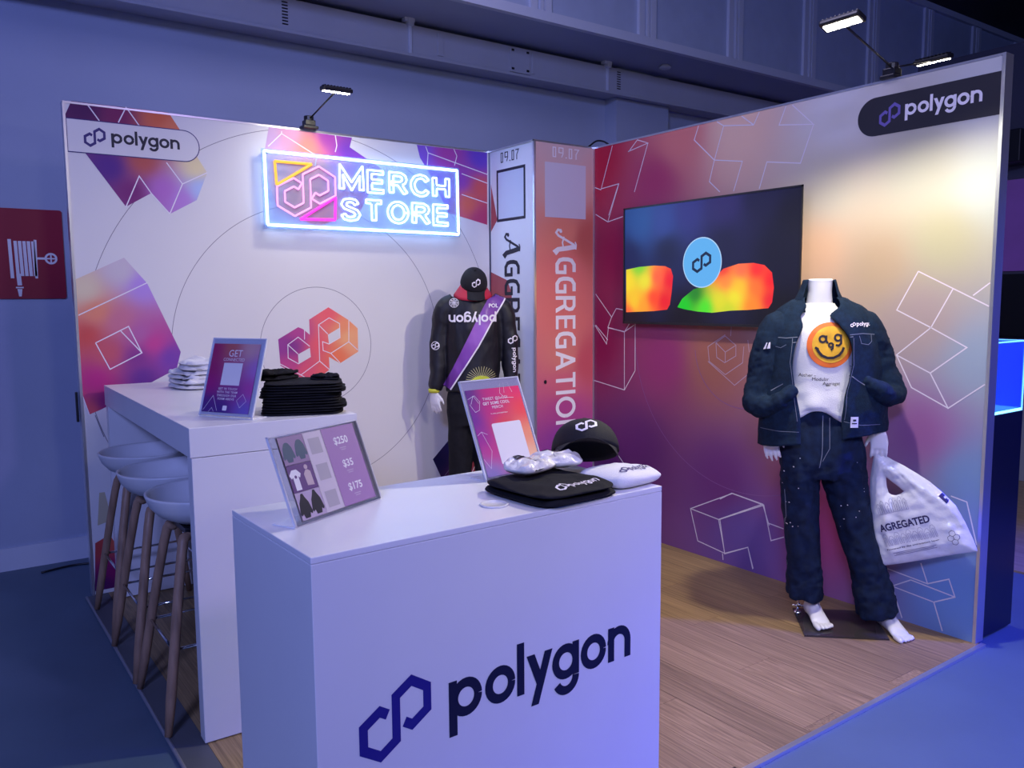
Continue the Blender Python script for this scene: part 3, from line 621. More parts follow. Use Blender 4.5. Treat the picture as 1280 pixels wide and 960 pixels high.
cp('lettering', fit2(text2('.', 1, .02), 2.69, .50, 2.73, .545), CB, M_wline, .0018)
cp('blank_card', rect2(2.603, 2.031, 2.941, 2.372), CB, mat('card_lilac', (.66, .62, .70), .5), .0018)
CL2 = (Vector((XK+.012,0,0)), *CLB[1:])
cp('lettering', vertical_word('GGREGATION', 1.945, .607, .165, .330), CL2, M_black, .0024)
cp('lettering', fit2(date2(), .13, 2.405, .335, 2.47), CL2, M_black, .0024)
cp('blank_card', rect2(.080, 2.026, .398, 2.363), CL2, M_black, .0018)
cp('blank_card', rect2(.098, 2.044, .380, 2.345), CL2, mat('card_pale', (.62, .68, .85), .5), .0024)
cp('printed_shape', poly2(D['colL']), CL2, mat('print_brick', (.42, .08, .10), .5), .0014)
cp('printed_shape', poly2(D['colL2']), CL2, mat('print_brick', (.42, .08, .10), .5), .0014)
cp('lock', MB and disc2(2.60, .985, .012), CB, M_dark, .004)
cb = MB().tube(dens([(3.03,-.62,2.502),(3.04,-.56,2.53),(3.05,-.48,2.545),(3.05,-.40,2.52),(3.05,-.3,2.505)], 5), .006, 8).build('cable', M_dark, None, True); tag(cb, 'short black cable looped over the top of the side wall beside the column', 'cable')

ck = MB().box(-.014, -.002, .056, .075, .905, 1.06).build('wall_clip', M_dark, None, bevel=.003); tag(ck, 'slim black clip on the left rear edge of the white back wall', 'clip')
fc0 = MB().tube(dens([(-.17, .60, -.006), (-.02, .64, -.006), (.10, .62, -.006), (.3, .60, -.006)], 4), .006, 8).build('floor_cable', M_dark, None, True); tag(fc0, 'black cable on the floor at the foot of the hall wall', 'cable')
# ---------------------------------------------------------------- television
TVX = 2.97
tv = empty('television', (2.995, -1.47, 1.36)); tag(tv, 'wide black wall television showing colourful blobs and a light blue round logo', 'television')
def tl(o): o.parent = tv; o.location = -Vector(tv.location); return o
tl(MB().box(2.972, 2.984, -2.107, -.836, 1.361, 2.071).box(2.984, 3.0150, -1.95, -1.0, 1.42, 2.0).build('housing', M_dark, bevel=.003))
tl(MB().box(2.966, 2.975, -2.112, -.831, 1.358, 1.372).box(2.966, 2.975, -2.112, -.831, 2.062, 2.072).box(2.966, 2.975, -2.112, -2.103, 1.358, 2.072).box(2.966, 2.975, -.840, -.831, 1.358, 2.072).build('bezel', M_dark))
tB = basis_side(2.9715)
def ep(pts): return [((2.97, -a, z), c) for (a, z), c in pts]
tl(flat('screen', rect2(.840, 1.370, 2.104, 2.064), tB, gradient_mat('screen_glow', ep(D['tv_cp']), emit=.55, rough=.35), None, .0002))
tl(flat('screen_image', poly2(D['tv_l']), tB, gradient_mat('screen_blob_left', ep([((.87,1.62),(235,205,40)),((.93,1.50),(235,190,40)),((1.02,1.62),(225,215,50)),((1.0,1.47),(240,150,40)),((1.12,1.64),(250,90,60)),((1.09,1.52),(245,60,40)),((1.22,1.62),(225,15,45)),((1.18,1.50),(220,15,40)),((.97,1.71),(110,200,50)),((.87,1.43),(240,90,50))]), emit=1.15, power=2.2), None, .0006))
tl(flat('screen_image', poly2(D['tv_r']), tB, gradient_mat('screen_blob_right', ep([((1.34,1.47),(15,190,35)),((1.42,1.54),(15,120,35)),((1.50,1.46),(60,215,40)),((1.60,1.50),(215,210,40)),((1.70,1.52),(230,220,45)),((1.73,1.58),(240,190,45)),((1.64,1.60),(245,130,60)),((1.62,1.67),(230,40,50)),((1.74,1.66),(250,100,70)),((1.84,1.66),(240,20,45)),((1.84,1.57),(250,110,45)),((1.93,1.60),(235,10,40)),((1.93,1.50),(225,15,45)),((1.82,1.47),(245,130,40)),((1.66,1.45),(190,205,40))]), emit=1.15, power=2.2), None, .0006))
tl(flat('screen_image', disc2(1.467, 1.714, .142, 48), tB, mat('screen_rim', (.0,.0,.0), emit=(175,210,250), es=1), None, .0008))
tl(flat('screen_image', disc2(1.467, 1.714, .136, 48), tB, mat('screen_blue', (.0,.0,.0), emit=(95,175,240), es=1), None, .0011))
tl(flat('emblem', fit2(EM, 1.395, 1.655, 1.535, 1.775), tB, mat('screen_navy', (.0,.0,.0), emit=(20,40,75), es=1), None, .0015))

# ---------------------------------------------------------------- neon sign
NY = -.055
ns = empty('neon_sign', (1.607, 0, 2.14)); tag(ns, 'glowing neon sign on clear acrylic with white letters, hexagon emblem and frame', 'neon sign')
def nl(o): o.parent = ns; o.location = -Vector(ns.location); return o
ac = bpy.data.materials.new('tinted_acrylic'); ac.use_nodes = True; nt = ac.node_tree; nt.nodes.clear()
o_ = nt.nodes.new('ShaderNodeOutputMaterial'); mx = nt.nodes.new('ShaderNodeMixShader'); t_ = nt.nodes.new('ShaderNodeBsdfTransparent'); g_ = nt.nodes.new('ShaderNodeBsdfDiffuse')
t_.inputs[0].default_value = (.80, .86, .98, 1); g_.inputs[0].default_value = (.55, .68, .95, 1); mx.inputs[0].default_value = .22
nt.links.new(t_.outputs[0], mx.inputs[1]); nt.links.new(g_.outputs[0], mx.inputs[2]); nt.links.new(mx.outputs[0], o_.inputs[0])
nl(MB().box(.962, 2.254, NY+.004, NY+.010, 1.922, 2.360).build('backing', ac))
def neon(n, col, s): return mat(n, (.04,.04,.04), emit=col, es=s)
N_w = neon('neon_white', (.42, .66, 1.0), 6.5); N_y = neon('neon_amber', (1.0, .45, .02), 1.5); N_m = neon('neon_magenta', (1.0, .02, .62), 1.8); N_p = neon('neon_pink', (1.0, .38, .85), 1.5)
def ntube(name, pts, r, m, closed=False):
    P = [(a, NY, z) for a, z in pts]
    if closed: P = P + [P[0], ]
    mb = MB()
    for a, b in zip(P[:-1], P[1:]): mb.tube([a, b], r, 8)
    return nl(mb.build(name, m))
ntube('neon_frame', [(.978, 2.346), (2.236, 2.342), (2.240, 1.938), (.982, 1.942)], .0075, N_w, True)
ntube('neon_triangle', [(1.035, 2.295), (1.252, 2.297), (1.042, 2.165)], .008, N_y, True)
ntube('neon_triangle', [(1.175, 1.982), (1.394, 2.12), (1.387, 1.989)], .008, N_m, True)
def outline_emblem(w=.50):
    V, Fc = emblem(w); n = len(V)//2; return V[:n]+V[n:][::-1]
ev = outline_emblem(); eo = fit2((ev, []), 1.043, 1.998, 1.394, 2.288)[0]
ntube('neon_emblem', eo, .0055, N_p, True)
STRK = {'M': ([[(0,0),(0,1),(.42,.15),(.84,1),(.84,0)]], .84), 'E': ([[(.6,0),(0,0),(0,1),(.6,1)], [(0,.52),(.55,.52)]], .6),
 'R': ([[(0,0),(0,1),(.40,1),(.56,.9),(.6,.75),(.55,.6),(.40,.5),(0,.5)], [(.34,.5),(.64,0)]], .62), 'C': ([[(.68,.78),(.55,.95),(.36,1),(.14,.9),(.02,.68),(0,.5),(.02,.32),(.14,.1),(.36,0),(.55,.05),(.68,.22)]], .68),
 'H': ([[(0,0),(0,1)], [(.62,0),(.62,1)], [(0,.5),(.62,.5)]], .62), 'S': ([[(.56,.80),(.46,.96),(.28,1),(.10,.94),(.03,.77),(.10,.62),(.30,.53),(.52,.42),(.60,.25),(.52,.07),(.30,0),(.10,.05),(0,.22)]], .6),
 'T': ([[(0,1),(.66,1)], [(.33,1),(.33,0)]], .66), 'O': ([[(.37+.37*math.cos(2*PI*i/20), .5+.5*math.sin(2*PI*i/20)) for i in range(21)]], .74)}
from math import ceil
def glyph_outline(ch, w=.17):
    """outline loops of a stroked letter, so the tube runs round both sides of each stroke"""
    loops = []
    for s in STRK[ch][0]:
        V, _ = stroke2(s, w, False); n = len(V)//2; loops.append(V[:n]+V[n:][::-1])
    return loops
def neon_word(word, x0, x1, z0, z1):
    tot = sum(STRK[c][1] for c in word)+.36*(len(word)-1); x = 0; sx = (x1-x0)/tot
    for ch in word:
        mb = MB(); w_ = .19
        segs = []
        V2 = []; F2 = []
        # union of strokes via small 2D bmesh, boundary becomes tube
        for loop in glyph_outline(ch, w_):
            L = [(x0+(a+x)*sx, z0+b*(z1-z0)) for a, b in loop]
            segs.append(L)
        def inside(p, L):
            c_ = False; j = len(L)-1
            for i in range(len(L)):
                if (L[i][1] > p[1]) != (L[j][1] > p[1]) and p[0] < (L[j][0]-L[i][0])*(p[1]-L[i][1])/(L[j][1]-L[i][1])+L[i][0]: c_ = not c_
                j = i
            return c_
        for k, L in enumerate(segs):
            for a, b in zip(L, L[1:]+L[:1]):
                d = math.dist(a, b); m_ = max(1, ceil(d/.008)); run = []
                pts = [(a[0]+(b[0]-a[0])*t/m_, a[1]+(b[1]-a[1])*t/m_) for t in range(m_+1)]
                for p in pts:
                    if any(inside(p, Q) for q, Q in enumerate(segs) if q != k):
                        if len(run) > 1: mb.tube([(run[0][0], NY, run[0][1]), (run[-1][0], NY, run[-1][1])], .0048, 7)
                        run = []
                    else: run.append(p)
                if len(run) > 1: mb.tube([(run[0][0], NY, run[0][1]), (run[-1][0], NY, run[-1][1])], .0048, 7)
        nl(mb.build('neon_letter', N_w)); x += STRK[ch][1]+.36
neon_word('MERCH', 1.435, 2.162, 2.172, 2.284)
neon_word('STORE', 1.440, 2.162, 1.998, 2.108)
for x in (.985, 2.23):
    for z in (1.945, 2.337): nl(MB().tube([(x, 0, z), (x, NY-.004, z)], .008, 10).build('standoff', M_chrome))

# ---------------------------------------------------------------- arm lamps
def arm_lamp(name, base, dirs, label, power, tl_, along, col=(1.0, .94, .74)):
    t = empty(name, base); tag(t, label, 'lamp', 'clamp-on booth arm lamps')
    b = MB().box(-.045, .045, -.035, .035, 0, .018).box(-.03, .03, -.03, .03, .018, .05)
    b.tube([(0, 0, .045), (0, 0, .075)], .028, 14); b.build('clamp_base', M_dark, t, bevel=.005)
    for d, power, lean in zip(dirs, power, tl_):
        d = Vector(d); a = Vector(along).normalized(); e = Vector((d.x, d.y, 0)).normalized()
        MB().tube([(0, 0, .055), d*.93+Vector((0, 0, .01))], .0045, 8).build('arm', M_dark, t, True)
        up = Vector((0, 0, 1)); tilt = (up + e*lean).normalized(); side = a.cross(tilt).normalized()
        M = Matrix(((a.x, side.x, tilt.x, d.x), (a.y, side.y, tilt.y, d.y), (a.z, side.z, tilt.z, d.z), (0,0,0,1)))
        hd = MB().box(-.085, .085, -.03, .03, 0, .024, M).build('lamp_head', M_dark, t, bevel=.008)
        fn = MB()
        for k in range(9): fn.box(-.072+k*.018-.003, -.072+k*.018+.003, -.024, .024, .024, .030, M)
        fn.build('cooling_fin', M_dark, t)
        led = MB()
        for k in range(7): led.box(-.074+k*.0215, -.074+k*.0215+.016, -.017, .017, -.003, .001, M)
        led.build('led_strip', mat('led_glow', (.9,.9,.9), emit=(1, .93, .80), es=38), t)
        w = Vector(base)+d-tilt*.012
        if power > 30: spot('lamp_light', w, w-tilt, power, col, 176, .35, .05)
        else: area('lamp_light', w, w-tilt, .15, power, col, .05, math.radians(165))
arm_lamp('arm_lamp', (1.262, -.01, 2.50), [(.01, -.37, .135)], 'small black arm lamp on top of the white back wall', [3.6], [.1], (1, 0, 0))
arm_lamp('arm_lamp', (3.045, -2.51, 2.50), [(-.745, -.22, .052), (.36, .0, .135)], 'black double arm lamp with two bright heads on top of the side wall', [140, 10], [-.36, -.2], (0, 1, 0))

# ---------------------------------------------------------------- front counter
cn = empty('display_counter', (-.0258, -3.0841, 0), .0178); tag(cn, 'white front counter block with dark emblem and lettering on its face', 'counter')
cw, cd = 1.026, .4865
MB().box(0, cw, 0, cd, .0, .985).build('body', M_white, cn, bevel=.002)
MB().box(0, cw, 0, cd, .9858, 1.0).build('top', mat('white_top', (.84,.83,.84), .3, var=.015, scale=3), cn, bevel=.002)
cB = (Vector((0,0,0)), Vector((1,0,0)), Vector((0,0,1)), Vector((0,-1,0)))
flat('lettering', fit2(WM, .322, .505, .907, .68), cB, mat('ink_blue_black', (.006, .005, .03), .4), cn, .001)
flat('emblem', fit2(EM, .095, .512, .275, .69), cB, mat('ink_blue', (.02, .012, .22), .4), cn, .001)
pk = MB().lathe([(0, 0), (.036, 0), (.038, .002), (.036, .0045), (.031, .005), (.030, .003), (0, .003)], 32, (0,0,0)).build('cable_grommet', mat('grommet_white', (.7,.7,.72), .3), None, True)
pk.location = (.512, -2.957, 1.0); tag(pk, 'flat round white cap lying on the front counter beside the black folded shirt', 'cap')

# ---------------------------------------------------------------- bar table
bt = empty('bar_table', (.0621, -1.8348, 0), -.0211); tag(bt, 'tall white bar table with open left side and slab end panels', 'table')
bl, bdp = 1.756, .597
MB().box(0, bdp, 0, bl, 1.0, 1.1).build('top', M_white, bt, bevel=.002)
MB().box(.004, bdp, .0, .06, 0.004, .998).build('end_panel', M_white, bt, bevel=.002)
MB().box(.004, bdp, bl-.06, bl, .004, .998).build('end_panel', M_white, bt, bevel=.002)
MB().box(bdp-.03, bdp-.004, .06, bl-.06, .004, .998).build('back_panel', M_white, bt)

# ---------------------------------------------------------------- bar stools
M_seat = mat('white_shell', (.74, .74, .76), .4)
def stool():
    t = empty('bar_stool'); seat = MB(); rs = []
    prof = [(0, .700), (.06, .700), (.115, .708), (.165, .733), (.195, .768), (.208, .805), (.2095, .812), (.204, .815), (.196, .806), (.182, .774), (.155, .744), (.108, .722), (.055, .716), (0, .716)]
    for r, z in prof:
        ring = []
        for k in range(36):
            a = 2*PI*k/36; c, s = math.cos(a), math.sin(a); back = max(0, -c)**2
            zz = z + (z-.70)*.30*back; ring.append(Vector((r*c*1.0, r*s*1.06, zz)))
        rs.append(ring)
    seat.rings(rs, False); seat.build('seat', M_seat, t, True)
    MB().box(-.10, .10, -.10, .10, .678, .699).build('seat_plate', M_dark, t, bevel=.004)
    for sx in (-1, 1):
        for sy_ in (-1, 1):
            MB().tube(dens([(sx*.05, sy_*.05, .682), (sx*.095, sy_*.095, .668), (sx*.125, sy_*.128, .60), (sx*.22, sy_*.225, .004)], 4), [.015]*4+[.0185]*4+[.018]*4+[.013], 10).build('leg', M_leg, t, True)
    q = .178
    for a, b in (((-q,-q),(q,-q)), ((q,-q),(q,q)), ((q,q),(-q,q)), ((-q,q),(-q,-q))):
        MB().tube([(a[0], a[1], .29), (b[0], b[1], .29)], .0055, 8).build('foot_rail', M_chrome, t, True)
    return t
st = stool()
for i, (x, y, rz, lb) in enumerate(((.215, -.455, 0, 'white shell bar stool nearest the back wall, on splayed oak legs'), (.20, -.985, .08, 'middle white shell bar stool tucked half under the bar table'), (.205, -1.485, -.06, 'white shell bar stool nearest the near end panel of the bar table'))):
    o = st if i == 0 else copy_tree(st)
    o.location = (x-.01, y, 0); o.rotation_euler = (0, 0, PI); tag(o, lb, 'stool', 'bar stools by the bar table')

# ---------------------------------------------------------------- acrylic sign holders
def holder(name, a, b, th, h, z, label, foot=.07, border=.009, card=(0,0,0,0)):
    a = Vector((a[0], a[1], z)); b = Vector((b[0], b[1], z)); e = (b-a); w = e.length; ang = math.atan2(e.y, e.x)
    t = empty(name, a, ang); tag(t, label, 'sign')
    s, c = math.sin(math.radians(th)), math.cos(math.radians(th)); up = Vector((0, s, c)); nr = Vector((0, -c, s))
    M = Matrix(((1, 0, 0, 0), (0, nr.y, up.y, 0), (0, nr.z, up.z, .004), (0,0,0,1)))
    MB().box(0, w, .0012, .0035, 0, h, M).build('front_pane', M_acr, t)
    MB().box(0, w, -.0035, -.0012, 0, h, M).build('rear_pane', M_acr, t)
    MB().box(0, .0045, -.0035, .0035, 0, h, M).box(w-.0045, w, -.0035, .0035, 0, h, M).box(0, w, -.0035, .0035, h-.004, h, M).build('pane_edge', M_trimw, t)
    MB().box(0, w, .0, foot, .0005, .003).build('foot', M_trimw, t)
    Bz = (Vector((0, 0, .004)), Vector((1,0,0)), up, nr)
    return t, Bz, w, h
M_trimw = mat('acrylic_edge', (.88, .88, .92), .15)
M_card = mat('card_white', (.80, .77, .80), .5)
# price list
t, Bz, w, h = holder('price_sign', (.027, -2.862), (.312, -2.727), 21.5, .216, 1.0, 'acrylic landscape price list with garment pictures leaning on the front counter')
def pp(n, s, m, k=1): return flat(n, s, Bz, m, t, .0036+.0003*k)
flat('insert_card', rect2(.025, .006, w-.012, h-.006), Bz, M_card, t, -.0008, .0016)
Mp1, Mp2, Mp3 = mat('photo_mauve', (.30,.20,.34), .5), mat('photo_plum', (.13,.055,.20), .5), mat('photo_lilac', (.48,.38,.52), .5)
pp('picture', rect2(.026, .140, .108, .208), Mp1); pp('picture', rect2(.026, .074, .108, .139), Mp2); pp('picture', rect2(.026, .008, .108, .073), Mp3)
pp('card_column', rect2(.109, .008, .172, .208), mat('card_pinkish', (.60,.53,.60), .5)); pp('price_column', rect2(.173, .008, w-.022, .208), mat('card_violet', (.36,.20,.42), .5))
def jacket2(cx, cy, s, hood=False):
    P = [(-.3,-1),(.3,-1),(.42,-.6),(.62,-.75),(.75,-.55),(.55,.35),(.3,.75),(.12,.85 if not hood else 1.15),(-.12,.85 if not hood else 1.15),(-.3,.75),(-.55,.35),(-.75,-.55),(-.62,-.75),(-.42,-.6)]
    return xf2((P, [tuple(range(len(P)))]), s, None, cx, cy)
Mj = mat('photo_denim', (.06,.10,.16), .5)
pp('garment_picture', jacket2(.047, .172, .026), Mj, 2); pp('garment_picture', jacket2(.088, .174, .026), Mj, 2)
Pt = [(-.4,-1),(.4,-1),(.4,.25),(.6,.1),(.85,.45),(.35,.9),(-.35,.9),(-.85,.45),(-.6,.1),(-.4,.25)]
pp('garment_picture', xf2((Pt, [tuple(range(10))]), .022, .026, .046, .104), M_card, 2); pp('garment_picture', disc2(.046, .110, .004, 12), Mp2, 3)
pp('garment_picture', join2(disc2(.086, .128, .006, 12), ([(.076,.084),(.098,.082),(.097,.116),(.090,.121),(.082,.121),(.074,.112)], [(0,1,2,3,4,5)])), mat('photo_pale', (.55,.42,.45), .5), 2)
pp('garment_picture', jacket2(.046, .038, .027, True), M_black, 2); pp('garment_picture', jacket2(.086, .040, .027, True), M_black, 2)
for z in (.152, .086, .018): pp('blank_card', rect2(.120, z, .160, z+.040), mat('card_pale_grey', (.42,.38,.43), .5), 2)
for s_, z in (('$250', .163), ('$35', .103), ('$175', .043)): pp('lettering', xf2(text2(s_, .026, .02, 'CENTER'), 1, None, .232, z), M_card, 2)
for z in (.151, .091, .031): pp('small_print', join2(rect2(.220, z, .244, z+.0022), rect2(.223, z-.005, .241, z-.003)), Mp3, 2)
# poster on the counter
t, Bz, w, h = holder('poster_sign', (.640, -2.727), (.872, -2.700), 23, .298, 1.0, 'tall acrylic poster holder with pink and orange poster on the front counter')
flat('insert_card', rect2(.004, .004, w-.004, h-.004), Bz, M_card, t, -.0008, .0016)
def P3(x, z): v = Bz[0]+Bz[1]*x+Bz[2]*z; return tuple(v)
gp = gradient_mat('poster_gradient', [(P3(x*w, z*h), c) for x, z, c in ((.1,.85,(60,30,120)),(.45,.9,(190,20,110)),(.9,.9,(220,20,100)),(.08,.6,(85,40,140)),(.4,.68,(190,30,120)),(.9,.66,(235,60,70)),(.5,.52,(225,70,60)),(.9,.4,(235,150,110)),(.12,.4,(140,40,140)),(.2,.25,(200,40,120)),(.15,.08,(120,130,180)),(.9,.15,(235,190,150)))], gain=1.15)
flat('poster_print', rect2(.010, .006, w-.010, h-.030), Bz, gp, t, .0038)
flat('blank_card', rrect2(.075, .035, .190, .160, .006), Bz, M_card, t, .0042)
for i, (s_, z) in enumerate((('TWEET @0xGO!', .232), ('GET SOME COOL', .218), ('MERCH', .205))): flat('lettering', xf2(text2(s_, .0125, .015 if i == 1 else 0, 'CENTER', 1.1), 1, None, w/2, z), Bz, M_wline, t, .0042)
flat('small_print', xf2(text2('to enjoy your experience', .0065, 0, 'CENTER'), 1, None, w/2, .188), Bz, M_wline, t, .0042)
[flat('poster_line', lines([L_], .001), Bz, M_wline, t, .0042) for L_ in [[(.012,.24),(.025,.245),(.04,.25),(.055,.23),(.045,.205),(.028,.20),(.015,.225)], [(.02,.225),(.035,.25),(.05,.225)], [(.15,.28),(.14,.25),(.155,.235),(.19,.232)], [(.165,.282),(.158,.25)], [(.18,.282),(.19,.25)], [(.012,.06),(.03,.03),(.05,.08),(.03,.14),(.012,.13)], [(.03,.14),(.05,.13)]]]
# get connected sign on the bar
t, Bz, w, h = holder('contact_sign', (.172, -1.548), (.295, -1.774), 18, .292, 1.1, 'acrylic sign with purple and pink leaflet standing on the bar table')
flat('insert_card', rect2(.004, .004, w-.004, h-.004), Bz, M_card, t, -.0008, .0016)
gp = gradient_mat('leaflet_gradient', [(P3(x*w, z*h), c) for x, z, c in ((.1,.85,(150,30,90)),(.4,.88,(175,90,80)),(.75,.85,(190,150,150)),(.1,.6,(145,30,90)),(.5,.6,(160,80,120)),(.9,.6,(150,110,180)),(.1,.42,(150,20,110)),(.85,.35,(170,60,140)),(.1,.15,(50,35,110)),(.4,.1,(45,35,110)),(.8,.12,(90,90,170)),(.6,.3,(120,40,120)))], gain=1.2)
flat('leaflet_print', rect2(.012, .014, w-.022, h-.022), Bz, gp, t, .0038)
flat('blank_card', rect2(.078, .115, .168, .198), Bz, M_card, t, .0042)
flat('lettering', xf2(text2('GET', .036, .0, 'CENTER', 1.0), 1, None, .125, .222), Bz, M_wline, t, .0042)
flat('lettering', xf2(text2('CONNECTED', .0165, .0, 'CENTER', 1.0), 1, None, .122, .205), Bz, M_wline, t, .0042)
for i, s_ in enumerate(('GET IN TOUCH', 'WITH THE TEAM', 'THROUGH OUR', 'FORM ABOVE')): flat('lettering', xf2(text2(s_, .0115, .01, 'CENTER', 1.15), 1, None, .118, .098-i*.0125), Bz, M_wline, t, .0042)
flat('emblem', rrect2(.110, .022, .130, .040, .003), Bz, M_wline, t, .0042)
[flat('leaflet_line', lines([L_], .0012), Bz, M_wline, t, .0042) for L_ in [[(.018,.02),(.055,.075),(.085,.02)], [(.045,.014),(.058,.03),(.07,.016)], [(.17,.06),(.19,.035),(.215,.06),(.195,.085),(.17,.06)]]]

# ---------------------------------------------------------------- folded garments
def slab(outline_r, T, layers=2, n=56, p=7, amp=.003, seed=0, f=12, droop=None):
    """folded cloth: stacked rounded layers in one closed skin; outline_r(theta)->radius vector"""
    mb = MB()
    for L in range(layers):
        h = T/layers; zc = h*(L+.5); rs = []
        S = [.0001, .3, .55, .72, .84, .92, .965, .988, 1.0]
        for sgn, seq in ((-1, S), (1, S[::-1][1:])):
            for s in seq:
                ring = []; zz = sgn*h*.52*max(0, 1-s**p)**.5
                for k in range(n):
                    a = 2*PI*k/n; x, y = outline_r(a)
                    j = 1+.022*noise.noise(Vector((math.cos(a)*2, math.sin(a)*2, L*3.1+seed)))-(.02*L if layers < 4 else 0)
                    q = Vector((x*s*j, y*s*j, 0)); w = amp*noise.noise(Vector((q.x*f+seed, q.y*f*1.7, L*.8)))*(1 if s < .97 else .6)
                    w2 = .5*amp*noise.noise(Vector((q.x*f*3+seed, q.y*f*3, L)))
                    z = zc+zz+(w+w2)*(1 if sgn > 0 or L else .0)*(sgn > 0) + (droop(q) if droop else 0)
                    ring.append(Vector((q.x, q.y, max(z, .0) if not droop else z)))
                rs.append(ring)
        mb.rings(rs, True)
    return mb
def rr(w, d, e=5):
    def f(a):
        c, s = math.cos(a), math.sin(a); return (w/2*math.copysign(abs(c)**(2/e), c), d/2*math.copysign(abs(s)**(2/e), s))
    return f
# black folded shirts on the bar table
zz = 1.1
for i in range(6):
    o = slab(rr(.30+.012*math.sin(i*2.1), .255+.01*math.cos(i), 5), .0195, 2, amp=.003 if i < 5 else .006, seed=i*5).build('folded_shirt', M_blackcloth, None, True)
    o.location = (.525+.006*math.sin(i*1.7), -1.665+.005*math.cos(i*2.3), zz); o.rotation_euler = (0, 0, -.42+.04*math.sin(i*3)); zz += .0198
    tag(o, ['bottom black folded shirt of the dark stack on the bar table', 'second black folded shirt from the bottom of the dark stack', 'third black folded shirt from the bottom of the dark stack', 'fourth black folded shirt from the bottom of the dark stack', 'fifth black folded shirt, just under the topmost one', 'topmost flat folded black shirt of the dark stack on the bar'][i], 'shirt', 'black folded shirts on the bar table')
for nm, x, y, s, rz, zt, lb in (('crumpled_cap', .455, -1.585, .085, .4, 1.218, 'crumpled black garment lying on top of the dark stack, middle'), ('rolled_garment', .60, -1.70, .05, -.6, 1.218, 'small rolled black garment at the right end of the dark stack')):
    o = slab(rr(s*2.2, s*1.25, 2.6), s*.45, 2, amp=.014, seed=s*100, f=25, p=3).build(nm, M_blackcloth, None, True); o.location = (x, y, zt-.001); o.rotation_euler = (0, 0, rz); tag(o, lb, 'garment')
for i, (x, y, z, w_, d_, T, rz) in enumerate(((.475, -.50, 1.1, .30, .30, .045, .1), (.47, -.48, 1.145, .27, .27, .040, .3), (.485, -.50, 1.186, .24, .25, .048, -.1))):
    o = slab(rr(w_, d_, 3.2), T, 2, amp=.022, seed=i*7+2, f=15, p=4).build('folded_white_shirt', M_whitecloth, None, True); o.location = (x, y, z); o.rotation_euler = (0, 0, rz)
    tag(o, ['bottom white folded shirt of the loose pile by the back wall', 'middle white folded shirt of the loose pile by the back wall', 'topmost white folded shirt of the loose pile by the back wall'][i], 'shirt', 'white folded shirts on the bar table')
# black shirt with wordmark on the counter
def droop(q): return 0
bs = empty('folded_black_shirt', (.700, -2.945, 1.0), .06); tag(bs, 'black folded shirt with white wordmark hanging over the front counter edge', 'shirt')
cl = slab(rr(.275, .290, 5), .038, 2, amp=.010, seed=3, f=11, p=5).build('cloth', M_blackcloth, bs, True)
T0 = bvh(cl)
Bd = (Vector((0,0,0)), Vector((1,0,0)), Vector((0,1,0)), Vector((0,0,1)))
drape('wordmark', xf2(WM, .0155, .022, -.010, -.098), T0, Bd, M_wline, bs, .0015, .01); drape('emblem', xf2(EM, .0125, .014, -.034, -.088), T0, Bd, M_wline, bs, .0015, .01)
# white shirt with wordmark
ws = empty('folded_white_shirt', (.938, -2.965, 1.0), .10); tag(ws, 'white folded shirt with dark wordmark at the right end of the counter', 'shirt')
cl = slab(rr(.20, .18, 4.2), .044, 1, amp=.006, seed=9, f=12, p=4).build('cloth', M_whitecloth, ws, True); T0 = bvh(cl)
Bd2 = (Vector((0,0,0)), Vector((1,0,0)), Vector((0,1,0)), Vector((0,0,1)))
drape('wordmark', xf2(WM, .013, .016, -.012, -.050), T0, Bd2, M_navy, ws, .0015, .01); drape('emblem', xf2(EM, .010, None, -.033, -.042), T0, Bd2, M_navy, ws, .0015, .01)
# two clear wrapped packets
M_pack = mat('wrapped_white', (.78, .76, .74), .22, var=.12, scale=22, bump=.5, bscale=40, coat=.5)
for i, (x, y, rz, w_, d_, z, lb) in enumerate(((.698, -2.860, .25, .150, .105, 1.0425, 'left clear-wrapped white garment packet with black tag on the black shirt'), (.800, -2.846, -.45, .150, .10, 1.0435, 'right clear-wrapped white garment packet with black tag leaning against the cap'))):
    o = empty('wrapped_packet', (x, y, z), rz); tag(o, lb, 'packet', 'wrapped packets on the counter')
    pk_ = slab(rr(w_, d_, 3.4), .040, 1, amp=.014, seed=i*11+1, f=22, p=2.4).build('packet', M_pack, o, True); T0 = bvh(pk_)
    drape('tag', rect2(-.035, .010, .018, .032), T0, Bd2, M_dark, o, .002, .01); drape('ribbon', rect2(-.008, -.045, .002, .045), T0, Bd2, mat('wrap_ribbon', (.62,.6,.58), .3), o, .0014, .01)
